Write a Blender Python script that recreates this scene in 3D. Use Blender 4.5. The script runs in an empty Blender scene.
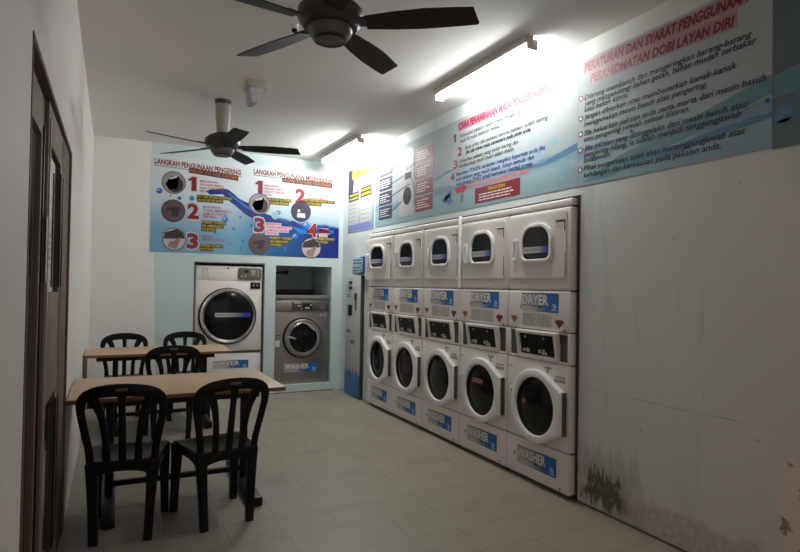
import bpy, bmesh, math, random
from mathutils import Matrix, Vector
random.seed(7)
S = bpy.context.scene
COL = S.collection
PI = math.pi
XL, XR, YB, ZC, YF = -0.2217, 2.7955, 7.378, 3.0576, -1.2     # room: left, right, back, ceiling, open shop front
PM = 2.745                                                     # plane of the machine fronts

# ------------------------------------------------------------------ materials
MATS = {}
def mat(name, col, rough=.5, metal=0.0, var=.06, scale=6.0, bump=0.0, coat=0.0, spec=.5, emit=None, estr=0.0):
    if name in MATS: return MATS[name]
    m = bpy.data.materials.new(name); m.use_nodes = True
    nt = m.node_tree; b = nt.nodes['Principled BSDF']
    tc = nt.nodes.new('ShaderNodeTexCoord'); nz = nt.nodes.new('ShaderNodeTexNoise')
    nz.inputs['Scale'].default_value = scale; nz.inputs['Detail'].default_value = 4
    nt.links.new(tc.outputs['Object'], nz.inputs['Vector'])
    mx = nt.nodes.new('ShaderNodeMix'); mx.data_type = 'RGBA'
    mx.inputs[6].default_value = (*[c*(1-var) for c in col], 1)
    mx.inputs[7].default_value = (*[min(1, c*(1+var)) for c in col], 1)
    nt.links.new(nz.outputs['Fac'], mx.inputs[0]); nt.links.new(mx.outputs[2], b.inputs['Base Color'])
    b.inputs['Roughness'].default_value = rough; b.inputs['Metallic'].default_value = metal
    b.inputs['Coat Weight'].default_value = coat; b.inputs['Specular IOR Level'].default_value = spec
    if bump:
        bp = nt.nodes.new('ShaderNodeBump'); bp.inputs['Strength'].default_value = bump; bp.inputs['Distance'].default_value = .01
        nt.links.new(nz.outputs['Fac'], bp.inputs['Height']); nt.links.new(bp.outputs['Normal'], b.inputs['Normal'])
    if emit:
        b.inputs['Emission Color'].default_value = (*emit, 1); b.inputs['Emission Strength'].default_value = estr
    MATS[name] = m
    return m
def srgb(*c):
    return tuple(((v/255)/12.92 if v/255 <= .04045 else ((v/255+.055)/1.055)**2.4) for v in c)
class NT:
    """small helper for node maths"""
    def __init__(s, m): s.nt = m.node_tree; s.b = s.nt.nodes['Principled BSDF']; s.tc = s.nt.nodes.new('ShaderNodeTexCoord')
    def sep(s, out='Object'):
        n = s.nt.nodes.new('ShaderNodeSeparateXYZ'); s.nt.links.new(s.tc.outputs[out], n.inputs[0]); return n.outputs
    def put(s, sock, v):
        if hasattr(v, 'default_value') and hasattr(v, 'is_linked') or isinstance(v, bpy.types.NodeSocket): s.nt.links.new(v, sock)
        else: sock.default_value = v
    def math(s, op, a, b=0.0, clamp=False):
        n = s.nt.nodes.new('ShaderNodeMath'); n.operation = op; n.use_clamp = clamp
        s.put(n.inputs[0], a); s.put(n.inputs[1], b); return n.outputs[0]
    def ramp(s, v, a, b):                     # smooth 0..1 between a and b
        n = s.nt.nodes.new('ShaderNodeMapRange'); n.interpolation_type = 'SMOOTHSTEP'
        s.put(n.inputs[0], v); n.inputs[1].default_value = a; n.inputs[2].default_value = b; return n.outputs[0]
    def box(s, v, a, b, soft):                # 1 inside a..b
        return s.math('MULTIPLY', s.ramp(v, a-soft, a+soft), s.math('SUBTRACT', 1.0, s.ramp(v, b-soft, b+soft)))
    def noise(s, scale, detail=4, stretch=None):
        n = s.nt.nodes.new('ShaderNodeTexNoise'); n.inputs['Scale'].default_value = scale; n.inputs['Detail'].default_value = detail
        if stretch:
            mp = s.nt.nodes.new('ShaderNodeMapping'); mp.inputs['Scale'].default_value = stretch
            s.nt.links.new(s.tc.outputs['Object'], mp.inputs[0]); s.nt.links.new(mp.outputs[0], n.inputs['Vector'])
        else: s.nt.links.new(s.tc.outputs['Object'], n.inputs['Vector'])
        return n.outputs['Fac']
    def mix(s, f, a, b):
        n = s.nt.nodes.new('ShaderNodeMix'); n.data_type = 'RGBA'
        s.put(n.inputs[0], f)
        for k, v in ((6, a), (7, b)):
            if isinstance(v, bpy.types.NodeSocket): s.nt.links.new(v, n.inputs[k])
            else: n.inputs[k].default_value = (*v, 1)
        return n.outputs[2]
    def out(s, v): s.nt.links.new(v, s.b.inputs['Base Color'])
def newmat(name, rough=.6, spec=.5):
    m = bpy.data.materials.new(name); m.use_nodes = True
    n = NT(m); n.b.inputs['Roughness'].default_value = rough; n.b.inputs['Specular IOR Level'].default_value = spec
    return m, n

AQUA = (.50, .60, .60); WHITEW = (.62, .60, .575)
def wall_right_mat():
    m, n = newmat('painted wall with mould', .55, .35)
    X, Y, Z = n.sep()
    base = n.mix(n.noise(1.3, 6), (.63, .62, .585), (.70, .69, .655))
    base = n.mix(n.ramp(n.math('ADD', Y, n.noise(1.2)), 2.6, 4.4), base, (.62, .69, .68))
    # faint drips and grime
    c = n.mix(n.math('MULTIPLY', n.box(n.noise(5, 8, (1, 1, .25)), .62, .9, .04), .18), base, (.36, .40, .37))
    # hairline pencil line
    ln = n.math('SUBTRACT', Z, n.math('ADD', .765, n.math('MULTIPLY', n.math('SUBTRACT', Y, 2.2), -.004)))
    ln = n.math('ADD', ln, n.math('MULTIPLY', n.noise(3), .02))
    c = n.mix(n.math('MULTIPLY', n.math('MULTIPLY', n.box(ln, .006, .011, .003), n.ramp(n.noise(4), .35, .6)), .6), c, (.17, .18, .17))
    # peeling pinkish plaster low on the wall
    edge = n.math('ADD', .05, n.math('MULTIPLY', n.noise(7, 8), .30))
    low = n.math('MULTIPLY', n.math('SUBTRACT', 1.0, n.ramp(n.math('SUBTRACT', Z, edge), -.03, .03)), n.box(Y, 1.7, 2.72, .06))
    c = n.mix(n.math('MULTIPLY', low, .9), c, n.mix(n.noise(30, 6), (.30, .25, .235), (.78, .68, .66)))
    # black mould beside the machines
    yb = n.math('ADD', Y, n.math('MULTIPLY', n.math('SUBTRACT', n.noise(9, 6), .5), .25))
    zb = n.math('ADD', Z, n.math('MULTIPLY', n.math('SUBTRACT', n.noise(14, 8, (1, 2.2, .6)), .5), .3))
    blob = n.math('MULTIPLY', n.box(yb, 2.54, 2.86, .03), n.box(zb, .05, .24, .03))
    blob = n.math('MULTIPLY', blob, n.ramp(n.noise(30, 8, (1, 1.6, .8)), .18, .50))
    c = n.mix(blob, c, (.035, .037, .03))
    halo = n.math('MULTIPLY', n.box(yb, 2.45, 2.93, .1), n.box(zb, .0, .36, .08))
    c = n.mix(n.math('MULTIPLY', halo, .45), c, (.20, .20, .15))
    # darker band along the foot of the wall, and specks
    c = n.mix(n.math('MULTIPLY', n.math('SUBTRACT', 1.0, n.ramp(Z, .0, .03)), .6), c, (.14, .12, .10))
    c = n.mix(n.ramp(n.noise(38, 2), .75, .775), c, (.10, .10, .09))
    # peeled patch near the shop front
    pe = n.math('ADD', Y, n.math('MULTIPLY', n.math('SUBTRACT', n.noise(12, 6), .5), .12))
    pz = n.math('ADD', Z, n.math('MULTIPLY', n.math('SUBTRACT', n.noise(16, 6), .5), .22))
    pm = n.math('MULTIPLY', n.math('SUBTRACT', 1.0, n.ramp(pe, 1.612, 1.622)), n.math('SUBTRACT', 1.0, n.ramp(pz, .63, .645)))
    c = n.mix(pm, c, n.mix(n.box(n.noise(9, 5), .56, .7, .02), (.80, .66, .60), (.38, .23, .14)))
    n.out(c); return m
def wall_back_mat():
    m, n = newmat('two-tone painted back wall', .6, .3)
    X, Y, Z = n.sep()
    w = n.math('ADD', X, n.math('MULTIPLY', Z, .035))
    w = n.math('ADD', w, n.math('MULTIPLY', n.noise(20), .012))
    a = n.mix(n.noise(1.5, 6), (.80, .79, .76), (.85, .84, .81))
    b = n.mix(n.noise(1.5, 6), (.54, .65, .65), (.59, .70, .70))
    n.out(n.mix(n.ramp(w, .492, .500), a, b)); return m
def floor_mat():
    m, n = newmat('grey beige floor tiles', .42, .45)
    mp = n.nt.nodes.new('ShaderNodeMapping'); mp.inputs['Location'].default_value = (6.212, 6.11, 0)
    n.nt.links.new(n.tc.outputs['Object'], mp.inputs[0])
    br = n.nt.nodes.new('ShaderNodeTexBrick'); n.nt.links.new(mp.outputs[0], br.inputs['Vector'])
    br.offset = .5; br.offset_frequency = 2
    for k, v in (('Scale', 1), ('Mortar Size', .0028), ('Mortar Smooth', .2), ('Bias', 0), ('Brick Width', .62), ('Row Height', .30)): br.inputs[k].default_value = v
    br.inputs['Color1'].default_value = (.26, .231, .183, 1); br.inputs['Color2'].default_value = (.285, .252, .20, 1)
    br.inputs['Mortar'].default_value = (.115, .098, .078, 1)
    c = n.mix(n.math('MULTIPLY', n.noise(2.2, 8, (1, 3, 1)), .5), br.outputs['Color'], (.31, .275, .22))
    # scuffs and dirt
    c = n.mix(n.math('MULTIPLY', n.ramp(n.noise(3.1, 10), .55, .75), .35), c, (.15, .13, .105))
    c = n.mix(n.ramp(n.noise(26, 3), .76, .78), c, (.06, .05, .045))
    n.out(c)
    n.nt.links.new(n.math('ADD', .34, n.math('MULTIPLY', n.noise(4, 6), .25)), n.b.inputs['Roughness'])
    bp = n.nt.nodes.new('ShaderNodeBump'); bp.inputs['Strength'].default_value = .4; bp.inputs['Distance'].default_value = .002; bp.invert = True
    n.nt.links.new(br.outputs['Fac'], bp.inputs['Height']); n.nt.links.new(bp.outputs[0], n.b.inputs['Normal'])
    return m
M_CEIL = mat('matt ceiling paint', (.80, .785, .76), .8, var=.05, scale=.8)
M_LEFT = mat('scuffed white wall paint', (.70, .655, .63), .6, var=.06, scale=1.2)
M_CREAM = mat('cream enamelled steel', (.80, .755, .71), .38, var=.03, scale=3)
M_CREAML = mat('light cream plastic', (.82, .78, .74), .35, var=.03)
M_WHITE = mat('white plastic ring', (.86, .84, .81), .28, var=.02)
M_CORE = mat('shadowed steel carcass', (.10, .085, .075), .7)
M_BAY = mat('brown grey recessed plastic', (.30, .25, .23), .5)
M_GLASS = mat('dark door glass', (.006, .006, .007), .12, spec=.3, var=.2)
M_RUB = mat('dark rubber gasket', (.012, .011, .011), .6, spec=.2)
M_DISP = mat('black display panel', (.006, .006, .007), .3, spec=.25)
M_WICON = mat('white printing', (.62, .62, .62), .5)
M_GREY = mat('grey printing', (.28, .27, .26), .5)
M_BLKP = mat('black moulded plastic', (.0045, .0038, .0038), .45, spec=.25, var=.15, scale=20)
M_SEAT = mat('black seat plastic with sheen', (.007, .006, .0065), .32, spec=.45, var=.15, scale=20)
M_STEEL = mat('brushed stainless steel', (.33, .30, .28), .36, metal=.85, var=.12, scale=2.5)
M_CHROME = mat('bright chrome', (.72, .72, .72), .14, metal=1, var=.02)
M_DGREY = mat('dark grey control panel', (.07, .065, .06), .45)
M_OLIVE = mat('olive control panel', (.10, .10, .075), .5)
M_FANB = mat('dark brown fan blade', (.022, .016, .015), .55, spec=.3, var=.15, scale=15)
M_FANM = mat('dark fan motor housing', (.035, .030, .030), .4)
M_FANG = mat('smoked light bowl', (.13, .115, .105), .4, spec=.3)
M_ROD = mat('beige down rod cover', (.36, .33, .27), .5)
M_BLACK = mat('black powder coated steel', (.006, .0055, .0055), .45, spec=.3)
M_BROWN = mat('brown aluminium door frame', (.150, .104, .085), .65, var=.1, spec=.15)
M_BRONZE = mat('worn bronze door edge', (.19, .145, .12), .55, var=.12, spec=.2)
M_PAPER = mat('white paper notice', (.60, .57, .57), .7)
M_RED = mat('red print', srgb(176, 20, 48), .5, var=.02)
M_DRED = mat('dark red print', srgb(122, 12, 30), .5, var=.02)
M_MAGW = mat('magenta red title print', srgb(182, 28, 62), .5, var=.02)
M_BLKINK = mat('black ink', (.012, .012, .015), .6, var=.02)
M_BROWNINK = mat('dark brown title strip', (.07, .030, .020), .6, var=.02)
M_YEL = mat('yellow print', srgb(205, 178, 30), .5, var=.02)
M_ORG = mat('orange print', srgb(205, 95, 40), .5, var=.02)
M_NAVY = mat('navy panel print', srgb(26, 20, 58), .5, var=.05)
M_WTXT = mat('white ink', (.75, .75, .75), .5, var=.02)
M_BLUE = mat('blue printed bubble', srgb(20, 110, 190), .35, var=.25, scale=25)
M_DBLUE = mat('deep blue printed water', srgb(6, 36, 116), .4, var=.5, scale=9)
M_TEALW = mat('pale teal printed wave', srgb(98, 136, 144), .5, var=.12, scale=5)
M_BLUEW = mat('blue printed wave', srgb(78, 124, 158), .5, var=.2, scale=8)
M_CYAN = mat('pale cyan printed shape', srgb(138, 178, 192), .5, var=.1, scale=12)
M_BADO = mat('orange brown coin badge', srgb(160, 82, 52), .4)
M_BADR = mat('dark red coin badge', srgb(122, 20, 26), .4)
M_SINK = mat('dark photo print', (.03, .025, .03), .4, var=.4, scale=30)
M_MAUVE = mat('mauve photo print', (.10, .06, .07), .5, var=.3, scale=20)
M_SKIN = mat('tan photo print', (.24, .17, .15), .5, var=.2, scale=20)
M_PRINTG = mat('grey machine print', (.27, .24, .27), .5, var=.1)
M_PINKT = mat('pink plastic tag', (.35, .08, .10), .5)

def wood_mat():
    m, n = newmat('light brown wood laminate', .42, .5)
    wv = n.noise(3.2, 6, (1, 14, 1))
    n.out(n.mix(wv, (.43, .285, .17), (.55, .375, .235))); return m
M_WOOD = wood_mat()
M_EDGE = mat('reddish brown table edging', (.24, .10, .05), .45, var=.15, scale=10)
def fade_mat(name, a, b, x0, x1, axis=0, rough=.4):
    m, n = newmat(name, rough)
    v = n.sep()[axis]
    n.out(n.mix(n.ramp(v, x0, x1), a, b)); return m
M_STICK = fade_mat('sticker print fading from silver to blue', (.34, .34, .34), srgb(22, 98, 176), -.08, .09)
M_STICKW = fade_mat('machine plate fading from cream to blue', (.50, .48, .45), srgb(22, 98, 176), -.12, .10)
M_STRIP = fade_mat('window strip fading from white to blue', (.50, .49, .50), srgb(20, 60, 150), -.02, .13)
M_STRIPB = fade_mat('long window strip fading from white to blue', (.55, .53, .53), srgb(20, 60, 150), -.10, .18)

def banner_back_mat(w, h):
    m, n = newmat('printed water banner', .35, .4)
    X, Y, Z = n.sep()
    light = n.mix(n.ramp(Z, h*.15, h*.75), srgb(112, 160, 188), srgb(210, 220, 226))
    # boundary of the deep water on the right half
    wv = n.math('ADD', n.math('MULTIPLY', n.math('SUBTRACT', n.noise(3.0, 3), .5), .14), n.math('MULTIPLY', X, -.11))
    wl = n.math('ADD', wv, .56*h+.02)
    deep = n.mix(n.ramp(X, w*.42, w*.95), srgb(48, 118, 166), srgb(2, 14, 96))
    deep = n.mix(n.math('MULTIPLY', n.ramp(n.noise(4, 4), .35, .7), .5), deep, srgb(8, 50, 130))
    below = n.math('SUBTRACT', 1.0, n.ramp(n.math('SUBTRACT', Z, wl), -.03, .02))
    mask = n.math('MULTIPLY', below, n.ramp(X, w*.36, w*.62))
    n.out(n.mix(mask, light, deep)); return m
def banner_right_mat():
    m, n = newmat('printed pale banner with water bands', .6, .25)
    X, Y, Z = n.sep()
    base = n.mix(n.ramp(Z, .05, .45), srgb(150, 174, 182), srgb(166, 175, 177))
    wz = n.math('ADD', Z, n.math('MULTIPLY', n.math('SUBTRACT', n.noise(1.6, 4, (1, 1, .4)), .5), .22))
    c = n.mix(n.math('MULTIPLY', n.box(wz, .17, .24, .03), .75), base, srgb(118, 148, 166))
    c = n.mix(n.math('MULTIPLY', n.box(wz, -.05, .10, .04), .5), c, srgb(128, 160, 168))
    c = n.mix(n.math('MULTIPLY', n.box(wz, .225, .238, .010), .45), c, srgb(80, 118, 150))
    n.out(c); return m
def kiosk_mat():
    m, n = newmat('white kiosk enamel with blue splash print', .4)
    X, Y, Z = n.sep()
    e = n.math('ADD', .10, n.math('MULTIPLY', n.noise(22, 5, (1, 1, .12)), .42))
    msk = n.math('SUBTRACT', 1.0, n.ramp(n.math('SUBTRACT', Z, e), -.02, .03))
    blue = n.mix(n.noise(16, 4), srgb(10, 60, 140), srgb(60, 150, 215))
    n.out(n.mix(msk, (.50, .52, .52), blue)); return m

# ------------------------------------------------------------------ mesh helpers
def V(*a): return Vector(a)
def box(bm, x0, x1, y0, y1, z0, z1, bev=0.0, seg=2, mi=0):
    b = bmesh.new(); bmesh.ops.create_cube(b, size=1)
    for v in b.verts: v.co = V(x0+(v.co.x+.5)*(x1-x0), y0+(v.co.y+.5)*(y1-y0), z0+(v.co.z+.5)*(z1-z0))
    if bev: bmesh.ops.bevel(b, geom=b.edges[:], offset=bev, segments=seg, affect='EDGES', profile=.5)
    join(bm, b, mi)
def join(bm, b, mi=0, M=None):
    if M is not None: bmesh.ops.transform(b, matrix=M, verts=b.verts[:])
    for f in b.faces: f.material_index = mi
    me = bpy.data.meshes.new('t'); b.to_mesh(me); b.free(); n0 = len(bm.faces)
    bm.from_mesh(me); bpy.data.meshes.remove(me)
    bm.faces.ensure_lookup_table()
    for f in bm.faces[n0:]: f.material_index = mi
def lathe(bm, prof, seg=40, M=None, mi=0):
    """prof: list of (radius, height) turned about local z"""
    b = bmesh.new(); rings = []
    for r, z in prof:
        rings.append([b.verts.new((r*math.cos(2*PI*k/seg), r*math.sin(2*PI*k/seg), z)) for k in range(seg)] if r > 1e-6 else [b.verts.new((0, 0, z))])
    for A, B in zip(rings, rings[1:]):
        for k in range(seg):
            a0, a1 = A[k % len(A)], A[(k+1) % len(A)]; b0, b1 = B[k % len(B)], B[(k+1) % len(B)]
            vs = []
            for v in (a0, a1, b1, b0):
                if v not in vs: vs.append(v)
            if len(vs) > 2: b.faces.new(vs)
    bmesh.ops.recalc_face_normals(b, faces=b.faces[:])
    join(bm, b, mi, M)
FRONT = Matrix.Rotation(PI/2, 4, 'X')        # lathe axis z -> -y : height grows towards the viewer
def fr(x, y, z): return Matrix.Translation((x, y, z)) @ FRONT
def plate(bm, loops, yf, yb, bev=0.0, mi=0, res=2):
    """filled outline(s) in x,z with holes, from y=yf (front) to y=yb (back), rounded edges"""
    cu = bpy.data.curves.new('c', 'CURVE'); cu.dimensions = '2D'; cu.fill_mode = 'BOTH'
    th = abs(yb-yf)/2; cu.extrude = max(th-bev, 0); cu.bevel_depth = bev; cu.bevel_resolution = res; cu.offset = -bev
    for L in loops:
        sp = cu.splines.new('POLY'); sp.points.add(len(L)-1); sp.use_cyclic_u = True
        for p, q in zip(sp.points, L): p.co = (q[0], q[1], 0, 1)
    o = bpy.data.objects.new('c', cu); me = bpy.data.meshes.new_from_object(o)
    b = bmesh.new(); b.from_mesh(me)
    bpy.data.objects.remove(o); bpy.data.curves.remove(cu); bpy.data.meshes.remove(me)
    bmesh.ops.remove_doubles(b, verts=b.verts[:], dist=1e-6)
    join(bm, b, mi, Matrix.Translation((0, (yf+yb)/2, 0)) @ FRONT)
def circ(cx, cz, r, n=48, a0=0, a1=2*PI, rz=None):
    rz = rz or r; full = abs(a1-a0-2*PI) < 1e-6; m = n if full else n-1
    return [(cx+r*math.cos(a0+(a1-a0)*k/m), cz+rz*math.sin(a0+(a1-a0)*k/m)) for k in range(n)]
def rrect(x0, x1, z0, z1, r, n=6, rt=None):
    rt = rt or r; P = []
    for cx, cz, a, q in ((x1-rt, z1-rt, 0, rt), (x0+rt, z1-rt, PI/2, rt), (x0+r, z0+r, PI, r), (x1-r, z0+r, 1.5*PI, r)):
        for k in range(n+1): P.append((cx+q*math.cos(a+PI/2*k/n), cz+q*math.sin(a+PI/2*k/n)))
    return P
def sweep(bm, path, w, t, up=(0, 1, 0), seg=8, mi=0, square=.0):
    """tube along 3-D path, elliptical/rounded section: w across, t along 'up'; w,t scalars or lists"""
    b = bmesh.new(); n = len(path); rings = []
    P = [Vector(p) for p in path]; up = Vector(up)
    for i in range(n):
        d = (P[min(i+1, n-1)]-P[max(i-1, 0)]).normalized()
        s = d.cross(up).normalized(); u = s.cross(d).normalized()
        wi = w[i] if isinstance(w, (list, tuple)) else w; ti = t[i] if isinstance(t, (list, tuple)) else t
        ring = []
        for k in range(seg):
            a = 2*PI*(k+.5)/seg; c, q = math.cos(a), math.sin(a)
            c = math.copysign(abs(c)**(1-square), c); q = math.copysign(abs(q)**(1-square), q)
            ring.append(b.verts.new(P[i]+s*c*wi/2+u*q*ti/2))
        rings.append(ring)
    for A, B in zip(rings, rings[1:]):
        for k in range(seg): b.faces.new((A[k], A[(k+1) % seg], B[(k+1) % seg], B[k]))
    b.faces.new(rings[0]); b.faces.new(rings[-1][::-1])
    bmesh.ops.recalc_face_normals(b, faces=b.faces[:])
    join(bm, b, mi)
def B(): return bmesh.new()
def obj(name, bm, m, parent=None, smooth=True, loc=None):
    me = bpy.data.meshes.new(name)
    if smooth:
        for f in bm.faces: f.smooth = True
        for e in bm.edges:
            if len(e.link_faces) == 2 and e.calc_face_angle(0) > math.radians(32): e.smooth = False
    bm.to_mesh(me); bm.free()
    for mm in (m if isinstance(m, (list, tuple)) else [m]): me.materials.append(mm)
    o = bpy.data.objects.new(name, me); COL.objects.link(o)
    if parent: o.parent = parent
    if loc: o.location = loc
    return o
def part(name, m, parent, fn, *a, **k):
    lab = k.pop('label', None); b = B(); fn(b, *a, **k); o = obj(name, b, m, parent)
    if lab: o['label'] = lab
    return o
def tag(o, label, cat, group=None):
    o['label'] = label; o['category'] = cat
    if group: o['group'] = group
    return o
def thing(name, label, cat, loc=(0, 0, 0), rz=0.0, group=None):
    o = bpy.data.objects.new(name, None); COL.objects.link(o); o.empty_display_size = .1
    o.location = loc; o.rotation_euler = (0, 0, rz); return tag(o, label, cat, group)
def struct(name, bm, m):
    o = obj(name, bm, m, smooth=False); o['kind'] = 'structure'; return o
def copy_tree(o, parent=None):
    c = o.copy(); COL.objects.link(c); c.parent = parent
    for ch in list(o.children): copy_tree(ch, c)
    return c
def text(bm, s, x0, x1, z, h, y, th=.0006, shear=0.0, bold=0.0, mi=0, zend=None):
    """lettering in the x,z plane facing -y: left x0, right x1 (None = natural), baseline z, cap height h"""
    cu = bpy.data.curves.new('t', 'FONT'); cu.body = s; cu.size = 1; cu.extrude = 0; cu.resolution_u = 2; cu.offset = bold; cu.shear = shear
    o = bpy.data.objects.new('t', cu); me = bpy.data.meshes.new_from_object(o)
    b = bmesh.new(); b.from_mesh(me); bpy.data.objects.remove(o); bpy.data.curves.remove(cu); bpy.data.meshes.remove(me)
    if not b.verts: b.free(); return
    if s == '1':
        b.free(); w = x1-x0
        poly(bm, [(x0+w*.36, z), (x0+w, z), (x0+w, z+h), (x0+w*.42, z+h), (x0, z+h*.80), (x0, z+h*.66), (x0+w*.36, z+h*.74)], y, mi); return
    xs = [v.co.x for v in b.verts]; k = h/.70
    kx = k if x1 is None else (x1-x0)/(max(xs)-min(xs)); xm = min(xs)
    for v in b.verts:
        X = x0+(v.co.x-xm)*kx
        Z = z+v.co.y*k
        if zend is not None and x1: Z += (zend-z)*(X-x0)/(x1-x0)
        v.co = V(X, y, Z)
    for f in b.faces:
        if f.normal.y > 0: f.normal_flip()
    bmesh.ops.recalc_face_normals(b, faces=b.faces[:])
    b.normal_update()
    join(bm, b, mi)
def dashes(bm, x0, x1, z0, z1, rows, y, fill=.5, mi=0, wl=(.02, .06), ragged=.2):
    rh = (z1-z0)/rows
    for r in range(rows):
        x = x0; xe = x1-(x1-x0)*random.random()*ragged; zc = z1-rh*(r+.5)
        while x < xe:
            w = min(random.uniform(*wl), xe-x)
            if w > .004: box(bm, x, x+w, y, y+.0006, zc-rh*fill/2, zc+rh*fill/2, mi=mi)
            x += w+.010
def disc(bm, cx, cz, r, y, mi=0, n=28, rz=None):
    plate(bm, [circ(cx, cz, r, n, rz=rz)], y, y+.0006, mi=mi)
def poly(bm, pts, y, mi=0): plate(bm, [pts], y, y+.0006, mi=mi)
def prect(bm, x0, x1, z0, z1, y, mi=0): box(bm, x0, x1, y, y+.0006, z0, z1, mi=mi)

# ------------------------------------------------------------------ the room
def wall_grid(bm, u0, u1, z0, z1, holes, fn):
    us = sorted({u0, u1, *[h[0] for h in holes], *[h[1] for h in holes]}); zs = sorted({z0, z1, *[h[2] for h in holes], *[h[3] for h in holes]})
    for a, b in zip(us, us[1:]):
        for c, d in zip(zs, zs[1:]):
            m = ((a+b)/2, (c+d)/2)
            if any(h[0] < m[0] < h[1] and h[2] < m[1] < h[3] for h in holes): continue
            fn(bm, a, b, c, d)
b = B(); box(b, -.6, 3.8, YF, 8.3, -.1, 0); struct('floor', b, floor_mat())
b = B(); box(b, -.6, 3.8, YF, 8.3, ZC, ZC+.12); struct('ceiling', b, M_CEIL)
# right wall with the opening the five machines stand in
W = .683; Y0 = 2.9496; Y5 = Y0+5*W
b = B(); hole = (Y0-.026, Y5+.014, 0, 2.042)
wall_grid(b, YF, 8.3, 0, ZC, [hole], lambda bm, a, c, d, e: box(bm, XR, XR+.13, a, c, d, e))
box(b, XR+.76, XR+.84, hole[0]-.1, hole[1]+.1, 0, 2.2); box(b, XR+.13, XR+.84, hole[0]-.09, hole[0], 0, 2.2); box(b, XR+.13, XR+.84, hole[1], hole[1]+.09, 0, 2.2)
box(b, XR+.13, XR+.84, hole[0]-.09, hole[1]+.09, 2.042, 2.14)
struct('wall_right', b, wall_right_mat())
# dark strips along the near side and top of the opening
b = B(); box(b, XR-.006, XR+.05, Y0-.0255, Y0-.010, 0, 2.041); box(b, XR-.006, XR+.05, Y0-.0255, Y5+.0135, 2.032, 2.0415)
o = struct('trim_1', b, mat('dark opening edging', (.045, .032, .03), .5))
# back wall with two niches
b = B(); H1 = (.885, 1.742, .10, 1.668); H2 = (1.884, 2.643, .10, 1.650)
wall_grid(b, XL-.1, XR+.1, 0, ZC, [H1, H2], lambda bm, a, c, d, e: box(bm, a, c, YB, YB+.12, d, e))
for h in (H1, H2):
    box(b, h[0]-.06, h[0], YB+.12, 8.25, h[2], h[3]); box(b, h[1], h[1]+.06, YB+.12, 8.25, h[2], h[3])
    box(b, h[0]-.06, h[1]+.06, YB+.12, 8.25, h[3], h[3]+.05); box(b, h[0]-.06, h[1]+.06, YB+.12, 8.25, 0, h[2])
    box(b, h[0]-.06, h[1]+.06, 8.25, 8.29, h[2], h[3])
struct('wall_back', b, wall_back_mat())
b = B()
for x0, x1 in ((H1[0], H1[0]+.014), (H1[1]-.014, H1[1])): box(b, x0, x1, YB-.004, YB+.03, H1[2], H1[3])
box(b, H1[0], H1[1], YB-.004, YB+.03, H1[3]-.014, H1[3])
struct('trim_2', b, mat('grey steel niche edging', (.13, .13, .125), .5))
b = B(); prect(b, 0, .001, 0, .001, 0)
b.free()
# left wall with the sliding door
DY0, DY1, DZ = 1.97, 3.75, 2.14
b = B(); wall_grid(b, YF, 8.3, 0, ZC, [(DY0, DY1, 0, DZ)], lambda bm, a, c, d, e: box(bm, XL-.16, XL, a, c, d, e))
box(b, XL-.30, XL-.26, DY0-.2, DY1+.2, 0, DZ+.2)
struct('wall_left', b, M_LEFT)
for nm, a, c in (('baseboard_right', YF, Y0-.027),):
    b = B(); box(b, XR-.003, XR, a, c, 0, .012); struct(nm, b, mat('dark wall base joint', (.10, .085, .075), .8))  # thin dark strip where wall meets floor
b = B(); box(b, XL, 2.70, YB-.004, YB, 0, .010); struct('baseboard_back', b, MATS['dark wall base joint'])

# sliding door: local frame x -> +y, front (-y) -> +x
def sliding_door():
    d = bpy.data.objects.new('door_1', None); COL.objects.link(d); d['kind'] = 'structure'
    d.location = (XL, DY0, 0); d.rotation_euler = (0, 0, PI/2); w = DY1-DY0
    def casing(b):
        box(b, 0, .014, -.003, .15, 0, DZ, .002); box(b, 1.30, w, .008, .15, 0, DZ-.02, .002)
        box(b, w-.022, w, -.004, .15, 0, DZ, .002); box(b, 0, w, -.003, .15, DZ-.022, DZ, .002)
    part('door_frame', M_BROWN, d, casing)
    def leaf(x0, x1, y, mid, name):
        g = bpy.data.objects.new('door_leaf', None); COL.objects.link(g); g.parent = d
        def f(b):
            box(b, x0, x0+.07, y, y+.03, .01, 2.112, .003); box(b, x1-.07, x1, y, y+.03, .01, 2.112, .003)
            box(b, x0+.07, x1-.07, y, y+.03, 1.96, 2.112, .003); box(b, x0+.07, x1-.07, y, y+.03, .01, .14, .003)
            if mid: box(b, x0+.07, x1-.07, y, y+.03, .90, 1.36, .003)
        part('leaf_frame', M_BRONZE, g, f)
        part('pane', mat('dim reflecting door glass', (.035, .032, .032), .06, coat=.6), g, box, x0+.07, x1-.07, y+.012, y+.018, .14, 1.96)
        return g
    a = leaf(.016, .638, .026, False, 'near'); c = leaf(.64, 1.30, .010, True, 'far')
    part('handle', mat('bright worn door handle strip', (.42, .36, .31), .35), c, box, .665, .680, .004, .010, .05, 2.05, .002)
    part('handle', M_BLACK, a, box, .600, .630, .020, .027, .1, 2.0, .001)
    for z0, z1 in ((.15, .86), (1.38, 1.92)):
        part('pull_slot', M_BLACK, d, box, 1.20, 1.225, .004, .010, z0, z1, .002)
        part('pull_slot', M_BLACK, d, box, 1.33, 1.355, .004, .008, z0, z1, .002)
sliding_door()
nt_ = tag(obj('paper_notice', (lambda b: (plate(b, [[(0, 0), (.20, .0), (.20, .16), (.15, .25), (0, .25)]], 0, .001), b)[1])(B()), M_PAPER), 'curled white paper notice taped to the brown sliding door', 'notice')
nt_.location = (XL-.008, DY0+.62, 1.41); nt_.rotation_euler = (0, 0, PI/2)
b = B(); dashes(b, .03, .17, .05, .20, 5, -.001); obj('print', b, M_GREY, nt_)

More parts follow.
